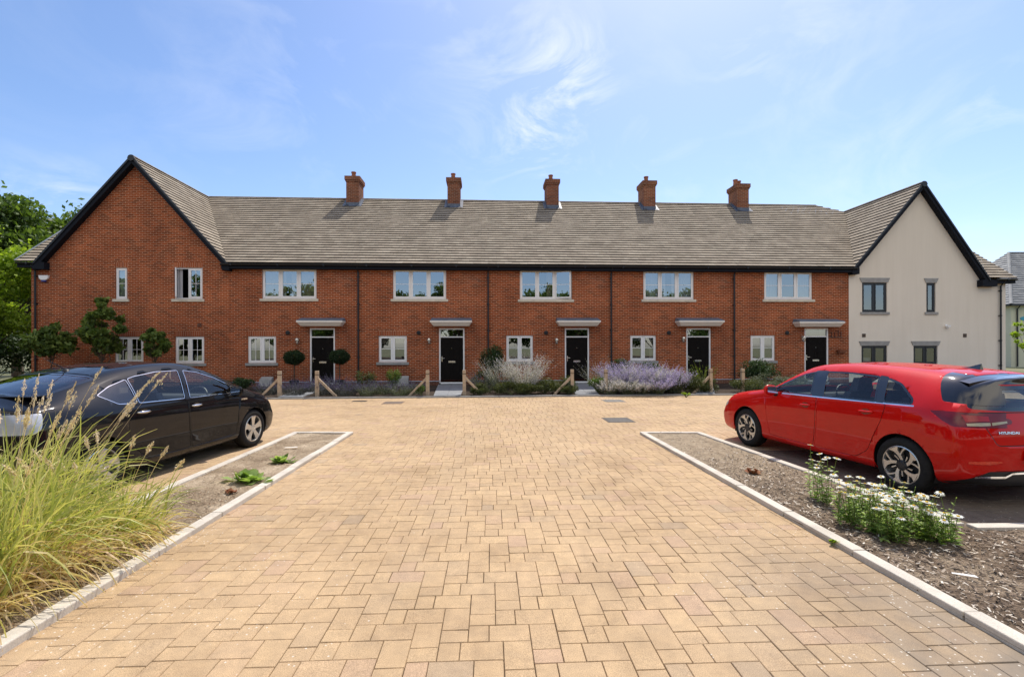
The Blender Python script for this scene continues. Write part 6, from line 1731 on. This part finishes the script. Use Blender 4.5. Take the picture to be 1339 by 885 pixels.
dz = ((1066, 656, .60, 5, 'lone tall daisy stems at the far end of the daisy row'), (1083, 664, .50, 6, 'second daisy plant from the far end, with a few tall flowers'), (1112, 690, .42, 12, 'small daisy plant left of the main clump'), (1125, 678, .40, 11, 'daisy plant at the back left of the main clump near the wheel'),
      (1140, 700, .42, 15, 'dense daisy plant in the front left of the main clump'), (1158, 690, .42, 15, 'daisy plant in the middle of the main clump below the car wheel'), (1166, 712, .40, 16, 'leafy daisy plant at the front of the main clump'), (1185, 700, .42, 15, 'daisy plant in the back middle of the main clump'),
      (1205, 708, .40, 12, 'daisy plant on the right side of the main clump'), (1222, 712, .42, 11, 'rightmost upright daisy plant with large white blooms'), (1240, 712, .34, 7, 'small daisy plant whose flower leans right over the kerb'))
for i, (px, py, h, ns, lab) in enumerate(dz): daisy_plant(lab, gp(px, py), h, ns, 300 + i, fl=.8 if i else .9, spread=.28 if i > 1 else .18)

def rosette(label, px, py, r0, n, seed, mat='leaf_mid', name='weed'):
    r = np.random.default_rng(seed); t = thing(name, label, 'weed', (*gp(px, py), .02), 0); V = []
    for i in range(n):
        a = r.uniform(0, 6.28); el = r.uniform(.15, 1.1); l = r0 * r.uniform(.5, 1.05); c = np.array([r.normal() * r0 * .3, r.normal() * r0 * .15, .01]); dv = np.array([math.cos(a) * math.cos(el), math.sin(a) * math.cos(el), math.sin(el)]); w = np.array([-math.sin(a), math.cos(a), 0]) * l * .36
        m_ = c + dv * l * .6; V.append([c, m_ + w, c + dv * l + np.array([0, 0, -l * .12]), m_ - w])
    quads('leaf', np.array(V), M[mat], t, r.random(n)); m = MB(); m.tube([(0, 0, -.02), (0, 0, .02)], .01, 6); m.build('stem', M['stem'], t)
rosette('low green leafy weed in the left bed, nearer of the two', 325, 632, .20, 70, 400, 'daisy_leaf')
rosette('low green leafy weed in the left bed, farther of the two', 369, 607, .17, 44, 401, 'daisy_leaf')
rosette('tiny sprig growing through the joint at the right kerb', 1087, 713, .06, 16, 402, 'leaf_bright')
rosette('dry reddish weed remains beside the farther green weed', 385, 608, .12, 24, 403, 'dry')if 'dry' in M else None
M['dry'] = tint_mat('dry_plant', [(0, (0.22, 0.07, 0.03)), (1, (0.42, 0.22, 0.11))], .9)
rosette('reddish dead plant on the sandy soil beside the nearer green weed', 300, 648, .08, 20, 404, 'dry', 'dead_plant')
rosette('small orange brown dead plant in the right bed', 985, 622, .10, 30, 405, 'dry', 'dead_plant')
# paper scraps and an old tag lying about
m = MB(); m.quad((-.07, -.012, 0), (.075, -.01, .008), (.06, .016, .012), (-.065, .012, .0)); o = m.build('paper_scrap', simple('paper', (.75, .73, .68), .9, var=.05)); o.location = (*gp(1260, 762), .055); o.rotation_euler = (0, .05, -.5); tag(o, 'white scrap lying on the bark mulch in the right bed', 'litter')
m = MB(); m.quad((-.10, -.02, 0), (.10, -.015, .01), (.10, .025, .012), (-.09, .02, .0)); o = m.build('paper_scrap', simple('paper', (.70, .68, .63), .9, var=.05)); o.location = (*gp(380, 589), .05); o.rotation_euler = (0, .05, .2); tag(o, 'pale flat scrap lying on sandy soil in the left bed', 'litter')
# ------------------------------------------------------------------ light, sky, camera
SUN_AZ = R(24); SUN_EL = R(59.5)
sd = Vector((math.sin(SUN_AZ) * math.cos(SUN_EL), math.cos(SUN_AZ) * math.cos(SUN_EL), math.sin(SUN_EL)))
ld = bpy.data.lights.new('sun', 'SUN'); ld.energy = 4.8; ld.angle = R(0.53); ld.color = (1.0, 0.94, 0.85)
lo_ = bpy.data.objects.new('sun', ld); col.objects.link(lo_); lo_.rotation_euler = sd.to_track_quat('Z', 'Y').to_euler(); lo_.location = (0, 0, 30)
w = bpy.data.worlds.new('World'); sc.world = w; w.use_nodes = True
N = w.node_tree.nodes; L = w.node_tree.links; bg = N['Background']
sky = N.new('ShaderNodeTexSky'); sky.sky_type = 'NISHITA'; sky.sun_disc = False
sky.sun_elevation = SUN_EL; sky.sun_rotation = SUN_AZ; sky.altitude = 50; sky.air_density = 1.0; sky.dust_density = 0.9; sky.ozone_density = 2.2
tc = N.new('ShaderNodeTexCoord'); gen = tc.outputs['Generated']
def pxdir(px, py): return Vector(((px - CX) / FPX, 1.0, (hz(px) - py) / FPX)).normalized()
# cirrus: stretched, distorted noise kept inside a few patches of sky
mp = N.new('ShaderNodeMapping'); mp.inputs['Rotation'].default_value = (0.2, 0.5, 0.3); mp.inputs['Scale'].default_value = (2.6, 1.6, 4.2); L.new(gen, mp.inputs[0])
nz = N.new('ShaderNodeTexNoise'); nz.inputs['Scale'].default_value = 2.2; nz.inputs['Detail'].default_value = 9; nz.inputs['Roughness'].default_value = 0.62; nz.inputs['Distortion'].default_value = 0.9; L.new(mp.outputs[0], nz.inputs[0])
wisp = ramp(N, L, nz.outputs['Fac'], [(0.46, 0.0), (0.72, 1.0)])
total = None
for (px, py, rad, amt) in ((735, 105, .06, 1.3), (700, 165, .06, 1.2), (700, 135, .10, .6), (640, 60, .09, .25), (978, 82, .045, .5), (1060, 60, .10, .25), (1300, 152, .04, .6), (90, 262, .035, .9), (30, 258, .04, .5), (380, 110, .12, .18), (1180, 200, .10, .2), (880, 190, .1, .2)):
    d = pxdir(px, py)
    vm = N.new('ShaderNodeVectorMath'); vm.operation = 'DISTANCE'; L.new(gen, vm.inputs[0]); vm.inputs[1].default_value = d
    k = math_n(N, L, 'MULTIPLY', math_n(N, L, 'SUBTRACT', 1.0, math_n(N, L, 'DIVIDE', vm.outputs['Value'], rad * 2), True), amt)
    total = k if total is None else math_n(N, L, 'MAXIMUM', total, k)
# clouds behind the viewpoint too, faint
fac = math_n(N, L, 'MULTIPLY', wisp, total, True)
fac = math_n(N, L, 'ADD', fac, math_n(N, L, 'MULTIPLY', wisp, 0.05), True)
# added cloud bank, unseen behind the viewpoint, to brighten the shaded house fronts
sx = N.new('ShaderNodeSeparateXYZ'); L.new(gen, sx.inputs[0])
bk = math_n(N, L, 'MULTIPLY', math_n(N, L, 'SUBTRACT', -0.12, sx.outputs[1]), 3.0, True)
bk = math_n(N, L, 'MULTIPLY', bk, math_n(N, L, 'MULTIPLY', math_n(N, L, 'SUBTRACT', sx.outputs[2], 0.30), 5.0, True))
n2 = N.new('ShaderNodeTexNoise'); n2.inputs['Scale'].default_value = 3.0; n2.inputs['Detail'].default_value = 7; L.new(gen, n2.inputs[0])
bk = math_n(N, L, 'MULTIPLY', bk, ramp(N, L, n2.outputs['Fac'], [(0.36, 0.0), (0.5, 1.0)]), True)
hs = N.new('ShaderNodeHueSaturation'); hs.inputs['Saturation'].default_value = 1.12; hs.inputs['Value'].default_value = 1.27; L.new(sky.outputs[0], hs.inputs['Color'])
sk = mixc(N, L, 1.0, hs.outputs[0], (1.03, 0.985, 1.02), 'MULTIPLY')
c = mixc(N, L, fac, sk, (7.6, 7.8, 8.0))
c = mixc(N, L, bk, c, (9.6, 9.0, 8.3))
L.new(c, bg.inputs[0]); bg.inputs[1].default_value = 0.15

cd = bpy.data.cameras.new('camera'); cam = bpy.data.objects.new('camera', cd); col.objects.link(cam); sc.camera = cam
cd.sensor_width = 36; cd.lens = 36 * FPX / 1339.0; cd.clip_end = 4000; cd.clip_start = 0.05
cd.shift_y = 11.4 / 1339.0
cam.location = (0, 0, H)
cam.rotation_mode = 'XYZ'
cam.matrix_world = Matrix.Translation((0, 0, H)) @ Matrix.Rotation(R(90), 4, 'X') @ Matrix.Rotation(R(-0.149), 4, 'Z')
sc.view_settings.view_transform = 'Standard'; sc.view_settings.look = 'None'; sc.view_settings.exposure = 0; sc.view_settings.gamma = 1
sc.cycles.max_bounces = 8; sc.cycles.transparent_max_bounces = 12; sc.cycles.caustics_reflective = False; sc.cycles.caustics_refractive = False
sc.cycles.sample_clamp_indirect = 6
sc.cycles.use_denoising = True
